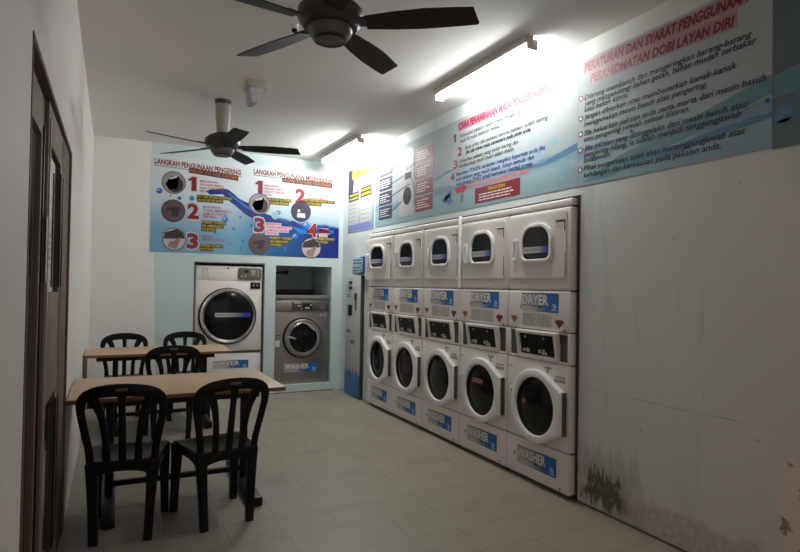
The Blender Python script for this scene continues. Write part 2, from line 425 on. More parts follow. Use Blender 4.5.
# ------------------------------------------------------------------ lamps on the ceiling
def tube_lamp(label, y0, x, power):
    t = thing('fluorescent_lamp', label, 'lamp', (x, y0, ZC), 0, 'fluorescent tube lamps on the ceiling')
    L = 1.21
    def bat(b):
        bb = bmesh.new(); pr = [(-.034, 0), (.034, 0), (.026, -.048), (-.026, -.048)]
        f0 = [bb.verts.new((p[0], 0, p[1])) for p in pr]; f1 = [bb.verts.new((p[0], L, p[1])) for p in pr]
        bb.faces.new(f0); bb.faces.new(f1[::-1])
        for k in range(4): bb.faces.new((f0[k], f1[k], f1[(k+1) % 4], f0[(k+1) % 4]))
        bmesh.ops.recalc_face_normals(bb, faces=bb.faces[:]); join(b, bb)
    part('batten', mat('cream lamp batten', (.62, .56, .50), .4), t, bat)
    for k in (0, 1):
        part('lamp_holder', mat('white lamp holder', (.60, .56, .52), .4), t, box, -.016, .062, -.012 if not k else L-.012, .012 if not k else L+.012, -.088, -.022, .004)
    tm = mat('glowing lamp tube %d' % power, (.9, .9, .9), .3, emit=(.96, .985, .97), estr=power)
    part('tube', tm, t, lathe, [(0, .013), (.013, .013), (.013, L-.013), (0, L-.013)], 16, Matrix.Translation((.044, 0, -.068)) @ Matrix.Rotation(-PI/2, 4, 'X'))
    return t
tube_lamp('lit fluorescent tube lamp above the long instruction banner, nearest the camera', 2.985, 2.40, 140)
tube_lamp('lit fluorescent tube lamp in the far right corner by the back wall', 5.86, 2.385, 255)

# ------------------------------------------------------------------ ceiling fans
def fan(label, cx, cy, phase, rod, cone=0.0):
    t = thing('ceiling_fan', label, 'fan', (cx, cy, ZC), 0, 'five-bladed ceiling fans')
    zb = 2.632-ZC
    part('canopy', M_FANM, t, lathe, [(0, 0), (.075, 0), (.07, -.035), (.04, -.05), (0, -.05)], 32)
    if rod: part('down_rod', M_ROD, t, lathe, [(0, -.03), (.066, -.03), (.066, -.14), (.052, -.30), (.045, zb+.09), (0, zb+.09)], 32)
    else: part('down_rod', M_FANM, t, lathe, [(0, -.03), (.02, -.03), (.02, zb+.10), (0, zb+.10)], 20)
    part('motor_housing', M_FANM, t, lathe, [(0, zb+.135), (.06, zb+.13), (.12, zb+.10), (.152, zb+.07), (.155, zb+.035), (.145, zb+.012), (.125, zb-.012), (0, zb-.012)], 48)
    g = part('light_bowl', M_FANG, t, lathe, [(.104, zb-.010), (.106, zb-.022), (.098, zb-.045), (.076, zb-.064), (.072, zb-.070), (.066, zb-.066), (.04, zb-.070), (0, zb-.072)], 48)
    part('bowl_ring', mat('dark metal bowl ring', (.02, .02, .02), .4), g, lathe, [(.078, zb-.060), (.082, zb-.066), (.074, zb-.074), (.070, zb-.066), (.078, zb-.060)], 48)
    for k in range(5):
        a = phase+k*2*PI/5
        M = Matrix.Rotation(a, 4, 'Z') @ Matrix.Translation((0, 0, zb+.005)) @ Matrix.Rotation(math.radians(-cone), 4, 'Y') @ Matrix.Rotation(math.radians(-13), 4, 'X')
        out = [(.17, -.045), (.30, -.060), (.45, -.068), (.60, -.060), (.664, -.056), (.670, -.050), (.698, .052), (.692, .062), (.60, .066), (.45, .068), (.30, .060), (.17, .045)]
        bb = bmesh.new()
        lo = [bb.verts.new((x, y, -.003)) for x, y in out]; hi = [bb.verts.new((x, y, .003)) for x, y in out]
        bb.faces.new(lo[::-1]); bb.faces.new(hi)
        for i in range(len(out)):
            j = (i+1) % len(out); bb.faces.new((lo[i], lo[j], hi[j], hi[i]))
        bmesh.ops.transform(bb, matrix=M, verts=bb.verts[:]); q = B(); join(q, bb); bl = obj('blade', q, M_FANB, t)
        q = B(); b2 = bmesh.new(); bmesh.ops.create_cube(b2, size=1)
        for v in b2.verts: v.co = V(.10+(v.co.x+.5)*.12, v.co.y*(.05 if v.co.x < 0 else .075), .006+v.co.z*.008)
        join(q, b2, 0, M); obj('blade_arm', q, M_FANM, bl)
    return t
fan('dark five-bladed ceiling fan nearest the camera, cut off by the top edge', .893, 2.575, -.557, False, 2.2)
fan('dark five-bladed ceiling fan with beige rod, hanging before the back wall banner', .863, 5.372, -.264, True)

t = thing('emergency_light', 'yellowed square ceiling light with tilted grey lens between the two fans', 'light', (1.02, 4.76, ZC))
part('base', mat('yellowed plastic base', (.40, .36, .27), .5), t, box, -.085, .085, -.085, .085, -.065, 0, .012)
b = B(); bb = bmesh.new(); bmesh.ops.create_cube(bb, size=1)
for v in bb.verts:
    top = v.co.z > 0; v.co = V(v.co.x*(.14 if top else .05)-(.0 if top else .03), v.co.y*.15, -.055 if top else -.185)
bmesh.ops.bevel(bb, geom=bb.edges[:], offset=.008, segments=2, affect='EDGES'); join(b, bb); obj('lens', b, mat('milky grey lens', (.48, .48, .50), .25), t)
t = thing('ceiling_camera', 'tiny round black and white ceiling camera beside the near fan', 'camera', (1.0, 3.57, ZC))
part('base', M_WHITE, t, lathe, [(0, 0), (.026, 0), (.026, -.02), (.015, -.03), (0, -.03)], 20)
part('lens', M_BLACK, t, lathe, [(0, -.028), (.017, -.028), (.017, -.045), (.008, -.05), (0, -.05)], 20)

# ------------------------------------------------------------------ the stacked machines (local: x right, -y towards the room)
def sticker(bm_parent, word, x0, x1, z0, z1, y, m=M_STICKW, name='name_sticker', bo=.08, bi=.038):
    cx, cz = (x0+x1)/2, (z0+z1)/2; w = x1-x0; h = z1-z0
    b = B(); box(b, -w/2, w/2, -.001, 0, -h/2, h/2); s = obj(name, b, m, bm_parent, loc=(cx, y, cz)); s['label'] = 'blue fading %s sticker' % word
    b = B(); text(b, word, -w/2+.006, w/2*.52, -h*.14, h*.56, -.0016, bold=bo); obj('letter_outline', b, M_DGREY, s)
    b = B(); text(b, word, -w/2+.010, w/2*.50, -h*.12, h*.52, -.0024, bold=bi); obj('letters', b, M_WTXT, s)
    b = B(); disc(b, w*.40, -h*.18, h*.13, -.0016); disc(b, w*.37, -h*.10, h*.08, -.0016); poly(b, [(w*.32, -h*.40), (w*.47, -h*.42), (w*.45, -h*.33), (w*.34, -h*.32)], -.0016)
    obj('emblem', b, mat('pale blue emblem print', srgb(150, 190, 220), .5), s)
    b = B(); poly(b, [(-w*.06, -h*.20), (w*.0, -h*.16), (w*.06, -h*.24), (w*.02, -h*.32), (-w*.03, -h*.28)], -.0016); obj('small_mark', b, mat('navy print', srgb(20, 50, 100), .5), s)
    return s
def gem(b, cx, cz, s, y): poly(b, [(cx-s, cz+s*.32), (cx-s*.62, cz+s*.62), (cx+s*.62, cz+s*.62), (cx+s, cz+s*.32), (cx, cz-s*.70)], y)
def machine_stack(label):
    t = thing('washer_dryer_stack', label, 'washing machine', (PM, Y5, 0), -PI/2, 'washer and dryer stacks built into the right wall')
    e = .0025
    def carcass(b):
        box(b, .006, W-.006, .014, .70, .03, 2.015); box(b, .02, W-.02, .03, .70, .0, .04)
    part('carcass', M_CORE, t, carcass)  # dark colour paints the shade in the seams between the panels
    def panel(b, z0, z1, yf=0.0, r=.014): box(b, e, W-e, yf, .07, z0, z1, r, 4)
    part('top_panel', M_CREAM, t, panel, 1.972, 2.024)
    part('dryer_front', M_CREAM, t, panel, 1.398, 1.968)
    fa = part('control_fascia', M_CREAM, t, panel, 1.112, 1.394)
    wf = part('washer_front', M_CREAM, t, panel, .306, .892)
    kp = part('kick_panel', M_CREAM, t, panel, .028, .302)
    # dryer door, hinged on the right
    hx = .640
    def dd(b): plate(b, [rrect(.030-hx, .0, 1.478, 1.950, .03)], -.009, .001, .003)
    door = part('dryer_door', M_CREAM, t, dd); door.location = (hx, 0, 0)
    wx0, wx1, wz0, wz1 = .195-hx, .485-hx, 1.622, 1.850
    def ring(b): plate(b, [rrect(wx0-.027, wx1+.027, wz0-.027, wz1+.029, .07, 8, .13), rrect(wx0, wx1, wz0, wz1, .045, 8, .105)], -.030, -.007, .007)
    part('window_ring', M_WHITE, door, ring)
    part('window_glass', M_GLASS, door, lambda b: plate(b, [rrect(wx0-.004, wx1+.004, wz0-.004, wz1+.004, .045, 8, .105)], -.018, -.008))
    s = part('window_strip', M_STRIP, door, box, -.140, .142, -.0205, -.0185, -.023, .023); s.location = (.340-hx, 0, 1.688)
    b = B(); dashes(b, -.125, .06, -.010, .012, 1, -.0212, .7, wl=(.012, .03)); obj('print', b, M_GREY, s)
    def hand(b): plate(b, [rrect(.078-hx, .118-hx, 1.615, 1.775, .006), rrect(.090-hx, .108-hx, 1.635, 1.755, .004)], -.030, -.008, .003)
    hd = part('handle', M_WHITE, door, hand); part('handle_recess', M_BAY, hd, box, .090-hx, .108-hx, -.012, -.0085, 1.635, 1.755)
    def marks(b):
        box(b, .535-hx, .630-hx, -.011, -.009, 1.872, 1.882); box(b, .622-hx, .629-hx, -.011, -.009, 1.805, 1.880); box(b, .630-hx, .634-hx, -.011, -.009, 1.50, 1.66)
    part('hinge_mark', M_RUB, door, marks)
    b = B(); dashes(b, .545-hx, .612-hx, 1.825, 1.865, 4, -.0098, .35, wl=(.01, .02)); obj('small_print', b, M_GREY, door)
    # fascia stickers
    sticker(fa, 'DRYER', .165, .565, 1.243, 1.378, -.001)
    b = B(); box(b, .175, .50, -.0015, 0, 1.132, 1.232); ip = obj('instruction_plate', b, mat('pale grey instruction plate', (.58, .55, .52), .5), fa)
    b = B(); dashes(b, .185, .335, 1.138, 1.226, 6, -.0022, .5, wl=(.01, .035)); dashes(b, .348, .492, 1.138, 1.226, 6, -.0022, .5, wl=(.01, .035)); obj('print', b, M_GREY, ip)
    b = B(); gem(b, .078, 1.178, .040, -.0012); o_ = obj('coin_badge', b, M_BADO, fa); o_['label'] = 'orange coin badge'
    b = B(); gem(b, .575, 1.168, .046, -.0012); o_ = obj('coin_badge', b, M_BADR, fa); o_['label'] = 'dark red coin badge'
    b = B(); box(b, .150, .157, -.001, 0, 1.262, 1.286); box(b, .62, .632, -.001, 0, 1.118, 1.132); obj('key_slot', b, M_RUB, fa)
    # console with side bays
    co = part('console', M_CREAM, t, lambda b: (box(b, e, .030, 0, .07, .896, 1.108, .008, 3), box(b, W-.030, W-e, 0, .07, .896, 1.108, .008, 3),
         box(b, .11, .135, .003, .07, .896, 1.108, .004), box(b, .03, W-.03, .004, .07, .896, .912, .003), box(b, .03, W-.03, .004, .07, 1.096, 1.108, .003)))
    def bays(b): box(b, .028, .112, .030, .034, .905, 1.10); box(b, .568, W-.028, .030, .034, .905, 1.10)
    part('side_bay', M_BAY, co, bays)
    def bits(b):
        for x0, x1 in ((.030, .110), (.575, W-.032)): box(b, x0, x1, .018, .030, .998, 1.006)
        box(b, .60, .63, .016, .030, .925, .985, .003)
        box(b, .045, .075, .02, .030, 1.03, 1.06, .003)
    part('bay_fitting', M_GREY, co, bits)
    def slot(b): box(b, .082, .10, .022, .031, .93, .98); box(b, .585, .60, .022, .031, .93, .975); box(b, .622, .645, .022, .031, 1.03, 1.07)
    part('coin_slot', M_RUB, co, slot)
    Mx = Matrix.Translation((0, -.012, 1.0)) @ Matrix.Rotation(math.radians(9), 4, 'X') @ Matrix.Translation((0, 0, -1.0))
    def cpan(b):
        b2 = B(); plate(b2, [rrect(.130, .572, .903, 1.104, .008), rrect(.165, .540, .930, 1.083, .006)], -.006, .03, .003); join(b, b2, 0, Mx)
    cp = part('display_frame', M_CREAML, co, cpan)
    def dsp(b): b2 = B(); box(b2, .160, .545, .008, .02, .925, 1.088); join(b, b2, 0, Mx)
    part('display', M_DISP, co, dsp)
    def ico(b):
        b2 = B()
        for x, z in ((.225, 1.055), (.43, 1.055)): disc(b2, x, z, .008, .006)
        prect(b2, .185, .215, .945, .965, .006); prect(b2, .225, .26, .940, .972, .006); prect(b2, .36, .385, .945, .972, .006); prect(b2, .395, .45, .938, .958, .006); prect(b2, .40, .43, .963, .975, .006)
        join(b, b2, 0, Mx)
    part('display_print', M_WICON, co, ico)
    # washer door
    cx, cz, R, r = .362, .572, .262, .205
    wd_out = circ(cx, cz, R, 44, math.radians(52), math.radians(308))+[(.640, cz-.150), (.640, cz+.140)]
    wd = part('washer_door', M_WHITE, t, lambda b: plate(b, [wd_out, circ(cx, cz, r)], -.046, .001, .012, res=3))
    part('door_glass', M_GLASS, wd, lathe, [(r+.004, .012), (r*.93, .016), (r*.75, .022), (r*.4, .028), (0, .030)], 48, fr(cx, 0, cz))
    part('gasket', M_RUB, wd, lathe, [(r+.003, .020), (r-.003, .030), (r-.018, .026), (r-.024, .015)], 48, fr(cx, 0, cz))
    part('latch_handle', M_BAY, wd, box, cx-R-.004, cx-R+.034, -.038, -.002, cz-.020, cz+.085, .005)
    part('lip', M_WHITE, wd, box, cx-R-.018, cx-R+.040, -.044, -.030, cz+.088, cz+.100, .004)
    def hs(b):
        for k in range(16): box(b, .6405, .654, -.030, -.002, cz-.150+k*.0182, cz-.150+k*.0182+.013)
        box(b, .6405, .650, -.026, -.001, cz-.150, cz+.14)
    part('hinge_strip', M_CORE, wd, hs)
    def lab(b): prect(b, .53, .64, .768, .792, -.0008); prect(b, .535, .635, .800, .812, -.0008)
    part('soap_label', mat('faint grey label', (.36, .33, .30), .5), wf, lab)
    def crown(b): poly(b, [(.425, .862), (.505, .862), (.497, .845), (.475, .850), (.468, .815), (.448, .815), (.452, .850), (.433, .845)], -.0008); prect(b, .012, .062, .815, .821, -.0008)
    part('washer_emblem', M_GREY, wf, crown)
    sticker(kp, 'WASHER', .135, .560, .112, .243, -.001)
    part('kick_lock', M_RUB, kp, box, .098, .110, -.002, .001, .160, .185, .002)
    part('kick_lock', M_RUB, kp, box, .590, .604, -.002, .001, .045, .058, .002)
    return t
stack_labels = [
 'white dryer over washer stack at the far end by the payment kiosk, dryer door ajar',
 'second white dryer over washer stack from the payment kiosk, left of the middle stack',
 'middle one of the five white dryer over washer stacks, left of the vertical filler strip',
 'fourth white dryer over washer stack from the kiosk, pink tag behind its washer door glass',
 'white dryer over washer stack nearest the camera, beside the mouldy wall, its side showing']
st = machine_stack(stack_labels[0]); stacks = [st]
for k in range(1, 5):
    c = copy_tree(st); c['label'] = stack_labels[k]; c.location = (PM, Y5-W*k, 0); stacks.append(c)
for ch in stacks[0].children:
    if ch.name.split('.')[0] == 'dryer_door': ch.rotation_euler = (0, 0, math.radians(5))
# pink laundry tag seen in the fourth machine's glass
for ch in stacks[3].children:
    if ch.name.split('.')[0] == 'washer_door':
        part('pink_tag', M_PINKT, ch, box, .25, .40, -.031, -.028, .62, .66, .001, label='faded pink sticker on the door glass')
for ch in stacks[4].children:
    if ch.name.split('.')[0] == 'washer_door':
        part('pink_tag', M_PINKT, ch, lathe, [(0, .027), (.022, .026), (.024, .020)], 16, fr(.235, 0, .585), label='small red round tag on the door glass')
b = B(); box(b, -.012, .012, -.030, 0, 1.40, 2.03, .006, 3)
tag(obj('filler_strip', b, M_WHITE), 'narrow white vertical filler strip between the third and fourth dryers', 'strip')
bpy.data.objects['filler_strip'].location = (PM-.001, Y0+2*W, 0); bpy.data.objects['filler_strip'].rotation_euler = (0, 0, -PI/2)

# ------------------------------------------------------------------ payment kiosk and its sign
t = thing('payment_kiosk', 'tall narrow white token kiosk with blue splash, between washers and back wall', 'kiosk', (XR-.052, 7.11, 0), -PI/2)
part('cabinet', kiosk_mat(), t, box, 0, .50, 0, .05, .0, 1.535, .006, 2)
part('side_edge', M_DGREY, t, box, .500, .512, .006, .05, 0, 1.53, .002, label='dark edge strip')
for zq in (1.36, 1.43): part('bill_slot', M_BLACK, t, box, .13, .23, -.008, 0, zq, zq+.03, .003)
part('coin_slot', M_DGREY, t, lambda b: (box(b, .335, .40, -.015, 0, 1.22, 1.31, .005), box(b, .36, .38, -.010, 0, 1.09, 1.22, .002)))
part('screen', M_BLACK, t, box, .10, .24, -.006, 0, 1.02, 1.16, .003)
b = B(); dashes(b, .07, .22, .79, .85, 1, -.0008, .8, wl=(.03, .05)); dashes(b, .20, .38, .66, .72, 1, -.0008, .8, wl=(.03, .06)); dashes(b, .06, .22, 1.25, 1.30, 2, -.0008, .5); obj('print', b, mat('faded red brown print', (.22, .12, .11), .5), t)
t = thing('kiosk_sign', 'small blue and white sign fixed above the payment kiosk', 'sign', (XR-.050, 6.90, 1.55), -PI/2)
part('board', fade_mat('sign board fading from pale to blue', (.50, .58, .62), srgb(15, 85, 165), .18, .34), t, box, 0, .45, 0, .05, 0, .215, .003)
b = B(); box(b, .03, .34, -.001, 0, .115, .195); box(b, .03, .34, -.001, 0, .025, .10); obj('white_field', b, mat('pale sign field', (.46, .56, .62), .5), t)
b = B(); dashes(b, .04, .33, .12, .19, 2, -.0016, .6, wl=(.03, .07)); dashes(b, .04, .33, .03, .095, 2, -.0016, .6, wl=(.03, .07)); obj('print', b, mat('blue print', srgb(30, 90, 150), .5), t)

# ------------------------------------------------------------------ the two machines in the back wall
yd = YB+.028
t = thing('tumble_dryer', 'large white tumble dryer with round dark door in the left niche of the back wall', 'dryer', (.905, yd, .10))
dw = .815; dh = 1.525
part('cabinet', M_CREAM, t, lambda b: box(b, 0, dw, 0, .74, .0, dh, .008, 2))
part('upper_panel', M_CREAML, t, lambda b: box(b, .008, dw-.008, -.006, .001, 1.345, dh-.008, .003))
f = part('front_panel', M_CREAM, t, lambda b: box(b, .008, dw-.008, -.006, .001, .490, 1.335, .003))
part('lower_panel', M_CREAM, t, lambda b: box(b, .008, dw-.008, -.006, .001, .01, .432, .003))
part('lint_drawer_gap', M_DGREY, t, lambda b: (box(b, .41, dw-.012, -.010, .002, .440, .470, .003), sweep(b, [(.42, -.012, .455), (.395, -.012, .470), (.385, -.012, .500)], .022, .012)))
cx, cz = .398, .905
d = part('door', M_GLASS, t, lathe, [(.300, 0), (.300, .030), (.27, .040), (.15, .050), (0, .054)], 56, fr(cx, -.004, cz))
part('door_ring', M_CHROME, d, lathe, [(.335, .0), (.337, .028), (.322, .042), (.300, .036), (.300, 0)], 56, fr(cx, -.004, cz))
part('outer_seal', M_RUB, d, lathe, [(.352, .0), (.352, .016), (.336, .020), (.336, 0)], 56, fr(cx-.008, -.004, cz-.004))
s = part('window_strip', M_STRIPB, d, box, -.215, .215, -.0625, -.060, -.026, .026); s.location = (cx+.045, 0, cz+.012)
b = B(); dashes(b, -.205, .10, -.012, .014, 1, -.0632, .8, wl=(.02, .05)); obj('print', b, M_GREY, s)
cpn = part('control_panel', M_OLIVE, t, lambda b: plate(b, [rrect(.505, .795, 1.355, 1.505, .03)], -.016, -.004, .004))
part('buttons', M_GREY, cpn, lambda b: (box(b, .66, .72, -.020, -.015, 1.40, 1.485, .003), box(b, .745, .765, -.020, -.015, 1.39, 1.49, .003), box(b, .54, .56, -.020, -.015, 1.38, 1.42), box(b, .585, .605, -.020, -.015, 1.38, 1.42)))
part('display', M_DISP, cpn, box, .585, .63, -.020, -.015, 1.445, 1.475)
part('coin_box', M_BLACK, t, lambda b: (box(b, .665, .785, -.018, -.004, 1.245, 1.325, .004)))
part('coin_lock', M_CHROME, t, lambda b: (lathe(b, [(0, .02), (.014, .02), (.014, .010)], 16, fr(.70, -.002, 1.285)), lathe(b, [(0, .02), (.014, .02), (.014, .010)], 16, fr(.745, -.002, 1.285))))
b = B(); dashes(b, .065, .165, 1.365, 1.495, 9, -.0068, .4, wl=(.02, .05)); obj('instruction_print', b, M_GREY, t)
part('panel_lock', M_BLACK, t, lathe, [(0, .012), (.011, .012), (.011, .004)], 16, fr(.385, 0, 1.495))
sticker(t, 'DRYER', .225, .655, .250, .350, -.0065, M_STICKW, bo=.055, bi=.02)

yw = YB+.05
t = thing('front_load_washer', 'stainless steel front-loading washer in the right niche of the back wall', 'washing machine', (1.892, yw, .10))
ww = .735; wh = 1.165
part('cabinet', M_STEEL, t, lambda b: box(b, 0, ww, 0, .70, 0, wh-.065, .006, 2))
part('top_cover', mat('grey worktop lid', (.20, .19, .18), .4, metal=.4), t, lambda b: box(b, -.004, ww+.004, -.008, .70, wh-.060, wh, .008, 2))
part('rear_box', M_BLACK, t, lambda b: box(b, .0, ww-.12, .30, .68, wh, wh+.075, .004))
cp = part('control_panel', M_STEEL, t, lambda b: box(b, .003, ww-.003, -.010, .0, .945, 1.090, .004))
part('panel_overlay', M_DGREY, cp, lambda b: box(b, .22, ww-.004, -.013, -.008, .960, 1.085, .003))
part('panel_display', M_DISP, cp, lambda b: box(b, .37, .50, -.015, -.012, .985, 1.055, .002))
part('panel_print', M_WICON, cp, lambda b: (box(b, .40, .46, -.0165, -.0145, .99, 1.01), box(b, .25, .34, -.0145, -.0125, 1.06, 1.072), box(b, .30, .34, -.0145, -.0125, 1.02, 1.035), box(b, .47, .49, -.0165, -.0145, 1.03, 1.045), box(b, .35, .36, -.0165, -.0125, .985, 1.0)))
part('badge_plate', mat('dull grey badge', (.14, .125, .12), .5), cp, lambda b: box(b, .60, .67, -.015, -.012, .98, 1.045, .002))
cx, cz = .372, .605
d = part('door', M_STEEL, t, lambda b: plate(b, [circ(cx, cz, .247, 56), circ(cx, cz, .195, 56)], -.050, .0, .012, res=3))
part('door_glass', M_GLASS, d, lathe, [(.190, .020), (.12, .030), (0, .036)], 48, fr(cx, 0, cz))
part('door_ring', M_CHROME, d, lathe, [(.203, .045), (.201, .056), (.190, .056), (.184, .030), (.198, .030)], 56, fr(cx, 0, cz))
part('outer_seal', M_RUB, d, lathe, [(.266, 0), (.266, .012), (.248, .016), (.246, 0)], 56, fr(cx, 0, cz))
part('latch', M_CHROME, d, lambda b: sweep(b, [(cx-.215, -.056, cz+.02), (cx-.16, -.062, cz+.012), (cx-.10, -.058, cz-.008)], .022, .012))
part('door_handle', M_CHROME, d, lambda b: sweep(b, [(cx-.13, -.056, cz+.150), (cx-.02, -.064, cz+.205), (cx+.06, -.062, cz+.18), (cx+.15, -.056, cz+.10)], .028, .014))
part('lock', M_CHROME, t, lambda b: (lathe(b, [(0, .012), (.024, .010), (.026, 0)], 20, fr(.63, 0, .905))))
part('lock_plate', M_GREY, t, lambda b: box(b, .66, .70, -.002, 0, .875, .925))
part('side_label', M_WICON, t, lambda b: (box(b, .012, .075, -.002, 0, .495, .575)), label='white paper label')
part('vent_slots', M_DGREY, t, lambda b: (box(b, .015, .075, -.002, 0, .595, .605), box(b, .015, .075, -.002, 0, .635, .645)))
sticker(t, 'WASHER', .135, .585, .155, .275, -.001, M_STICK)
b = B(); poly(b, [(0, .02), (.27, .0), (.27, .065), (.06, .035)], 0)
o = tag(obj('wall_sticker', b, mat('dark blue sticker', srgb(20, 45, 110), .5)), 'pointed dark blue sticker inside the niche above the stainless steel washer', 'sticker'); o.location = (2.00, 8.246, 1.60)
o.location = (2.02, 8.248, 1.545)

# ------------------------------------------------------------------ banners
# back wall banner
BX0, BX1, BZ0, BZ1 = .384, 2.733, 1.767, 2.914
bw, bh = BX1-BX0, BZ1-BZ0
bt = thing('instruction_banner', 'wide blue water banner of numbered dryer and washer steps on the back wall', 'banner', (BX0, YB-.003, BZ0))
part('sheet', banner_back_mat(bw, bh), bt, box, 0, bw, 0, .002, 0, bh)
u = lambda x: x-BX0
z_ = lambda z: z-BZ0
y1, y2, y3, y4 = -.0008, -.0014, -.0020, -.0026
def splash(b):
    top = [(1.00, 2.53), (1.06, 2.56), (1.13, 2.565), (1.20, 2.585), (1.27, 2.57), (1.33, 2.53), (1.40, 2.47), (1.50, 2.43), (1.62, 2.40), (1.72, 2.31), (1.86, 2.27), (2.0, 2.20), (2.10, 2.24), (2.22, 2.17), (2.36, 2.16)]
    bot = [(2.36, 2.11), (2.2, 2.08), (2.06, 2.13), (1.9, 2.17), (1.75, 2.19), (1.6, 2.22), (1.48, 2.28), (1.38, 2.36), (1.28, 2.43), (1.20, 2.51), (1.13, 2.50), (1.05, 2.49)]
    poly(b, [(u(x), z_(z)) for x, z in top+bot], y1)
part('water_splash', M_DBLUE, bt, splash)
def splash2(b):
    poly(b, [(u(x), z_(z)) for x, z in [(1.24, 2.55), (1.36, 2.475), (1.50, 2.385), (1.64, 2.325), (1.55, 2.335), (1.42, 2.405), (1.30, 2.49)]], y2)
    poly(b, [(u(x), z_(z)) for x, z in [(2.05, 2.17), (2.25, 2.13), (2.45, 2.16), (2.66, 2.14), (2.66, 2.10), (2.4, 2.09), (2.2, 2.07)]], y2)
part('splash_light', M_BLUE, bt, splash2)
def bubbles(b):
    for x, z, r in ((.475, 2.49, .035), (.70, 2.42, .022), (.84, 2.43, .03), (1.235, 2.20, .038), (1.34, 2.09, .018), (1.42, 2.24, .015), (1.36, 2.38, .012), (1.12, 2.03, .015), (1.46, 1.94, .018), (1.44, 1.85, .012), (1.56, 2.14, .02), (1.30, 1.90, .010), (1.52, 1.84, .012), (2.13, 2.04, .035), (1.9, 2.33, .03), (2.27, 2.19, .045), (1.77, 2.02, .014), (2.0, 1.86, .02), (1.86, 1.83, .012), (.95, 2.43, .02), (2.5, 2.2, .015), (.60, 2.44, .010)):
        disc(b, u(x), z_(z), r, y2, n=20)
part('bubbles', M_BLUE, bt, bubbles)
def bubl(b):
    for x, z, r in ((.465, 2.50, .014), (1.225, 2.21, .015), (2.12, 2.05, .014), (2.26, 2.205, .022), (1.90, 2.335, .014), (1.86, 2.29, .05), (2.10, 2.03, .01)): disc(b, u(x), z_(z), r, y3, n=16)
part('bubble_glints', M_CYAN, bt, bubl)
# halos and titles
for x0, x1, za, zb_ in ((.40, 1.43, 2.872, 2.835), (1.56, 2.64, 2.868, 2.838)):
    part('title_halo', mat('white title halo', (.68, .70, .72), .5), bt, lambda b: poly(b, [(u(x0), z_(za-.095)), (u(x1), z_(zb_-.095)), (u(x1), z_(zb_+.015)), (u(x0), z_(za+.02))], y1))
for x0, x1, za, zb_ in ((.41, 1.42, 2.790, 2.752), (1.57, 2.63, 2.788, 2.758)):
    part('title_shadow', M_GREY, bt, lambda b: poly(b, [(u(x0), z_(za-.008)), (u(x1), z_(zb_-.008)), (u(x1), z_(zb_+.004)), (u(x0), z_(za+.004))], y2))
part('title', M_DRED, bt, lambda b: text(b, 'LANGKAH PENGUNAAN PENGERING', u(.415), u(1.415), z_(2.808), .062, y2, bold=.035, zend=z_(2.768)))
part('title', M_DRED, bt, lambda b: text(b, 'LANGKAH PENGUNAAN MESIN BASUH', u(1.575), u(2.625), z_(2.804), .060, y2, bold=.035, zend=z_(2.772)))
M_SUB = mat('dull orange subtitle print', srgb(190, 110, 66), .5, var=.02)
for x0, x1, za, zb_, w_ in ((.80, 1.385, 2.735, 2.690, 'HOW TO USE DRYER'), (1.94, 2.625, 2.728, 2.708, 'HOW TO USE WASHER')):
    sb = part('subtitle_band', M_BROWNINK, bt, lambda b: poly(b, [(u(x0), z_(za)), (u(x1), z_(zb_)), (u(x1), z_(zb_+.070)), (u(x0), z_(za+.062))], y3))
    part('subtitle', M_SUB, sb, lambda b: text(b, w_, u(x0+.015), u(x1-.015), z_(za+.012), .038, y4, bold=.0, zend=z_(zb_+.018)))
NUM = [('1', .80, 2.520, .170), ('2', .79, 2.190, .170), ('3', .79, 1.830, .170), ('1', 1.60, 2.550, .170), ('2', 2.12, 2.490, .165), ('3', 1.59, 2.075, .165), ('4', 2.29, 2.045, .165)]
def num(b, q, g, y):
    s, x, z, h = q; text(b, s, u(x)-g, u(x)+(.090 if s == '1' else .138)+g, z_(z)-g, h+2*g, y, bold=.045 if not g else .07)
for q in NUM:
    nn = part('step_number', M_DRED, bt, num, q, 0, y3)
    part('number_halo', mat('pale number halo', (.50, .50, .53), .5), nn, num, q, .012, y2)
def lines(b, L, y, dz, h, bold=.0):
    for x0, zt, rows in L:
        for k, (s, x1) in enumerate(rows): text(b, s, u(x0), u(x1), z_(zt-dz*k-h), h, y, bold=bold)
TX = [(.93, 2.660, (('MASUKKAN', 1.14), ('PAKAIAN ANDA', 1.21), ('DAN TUTUPKAN', 1.22), ('PINTU', 1.03))),
      (.97, 2.350, (('MASUKKAN', 1.18), ('TOKEN MENGIKUT', 1.31), ('JUMLAH YANG', 1.25), ('TERTERA', 1.13))),
      (.97, 1.990, (('TEKAN', 1.09), ('BUTANG START', 1.25))),
      (1.715, 2.680, (('MASUKKAN', 1.90), ('PAKAIAN ANDA', 1.96), ('DAN TUTUPKAN', 1.98), ('PINTU', 1.81))),
      (2.275, 2.605, (('MASUKKAN SABUN', 2.62), ('DAN PELEMBUT', 2.56))),
      (1.745, 2.190, (('MASUKKAN', 1.93), ('TOKEN MENGIKUT', 2.07), ('JUMLAH YANG', 2.03), ('TERTERA', 1.90))),
      (2.465, 2.160, (('TEKAN', 2.57), ('BUTANG', 2.60), ('START', 2.56)))]
def thalo(b):
    for x0, zt, rows in TX[5:]:
        for k, (s, x1) in enumerate(rows): prect(b, u(x0)-.012, u(x1)+.012, z_(zt-.040*k-.034), z_(zt-.040*k+.006), y2)
part('text_halo', mat('pale pink text halo', (.62, .50, .55), .5), bt, thalo)
for q in TX: part('step_text', M_MAGW, bt, lambda b: lines(b, [q], y3, .040, .026, .015))
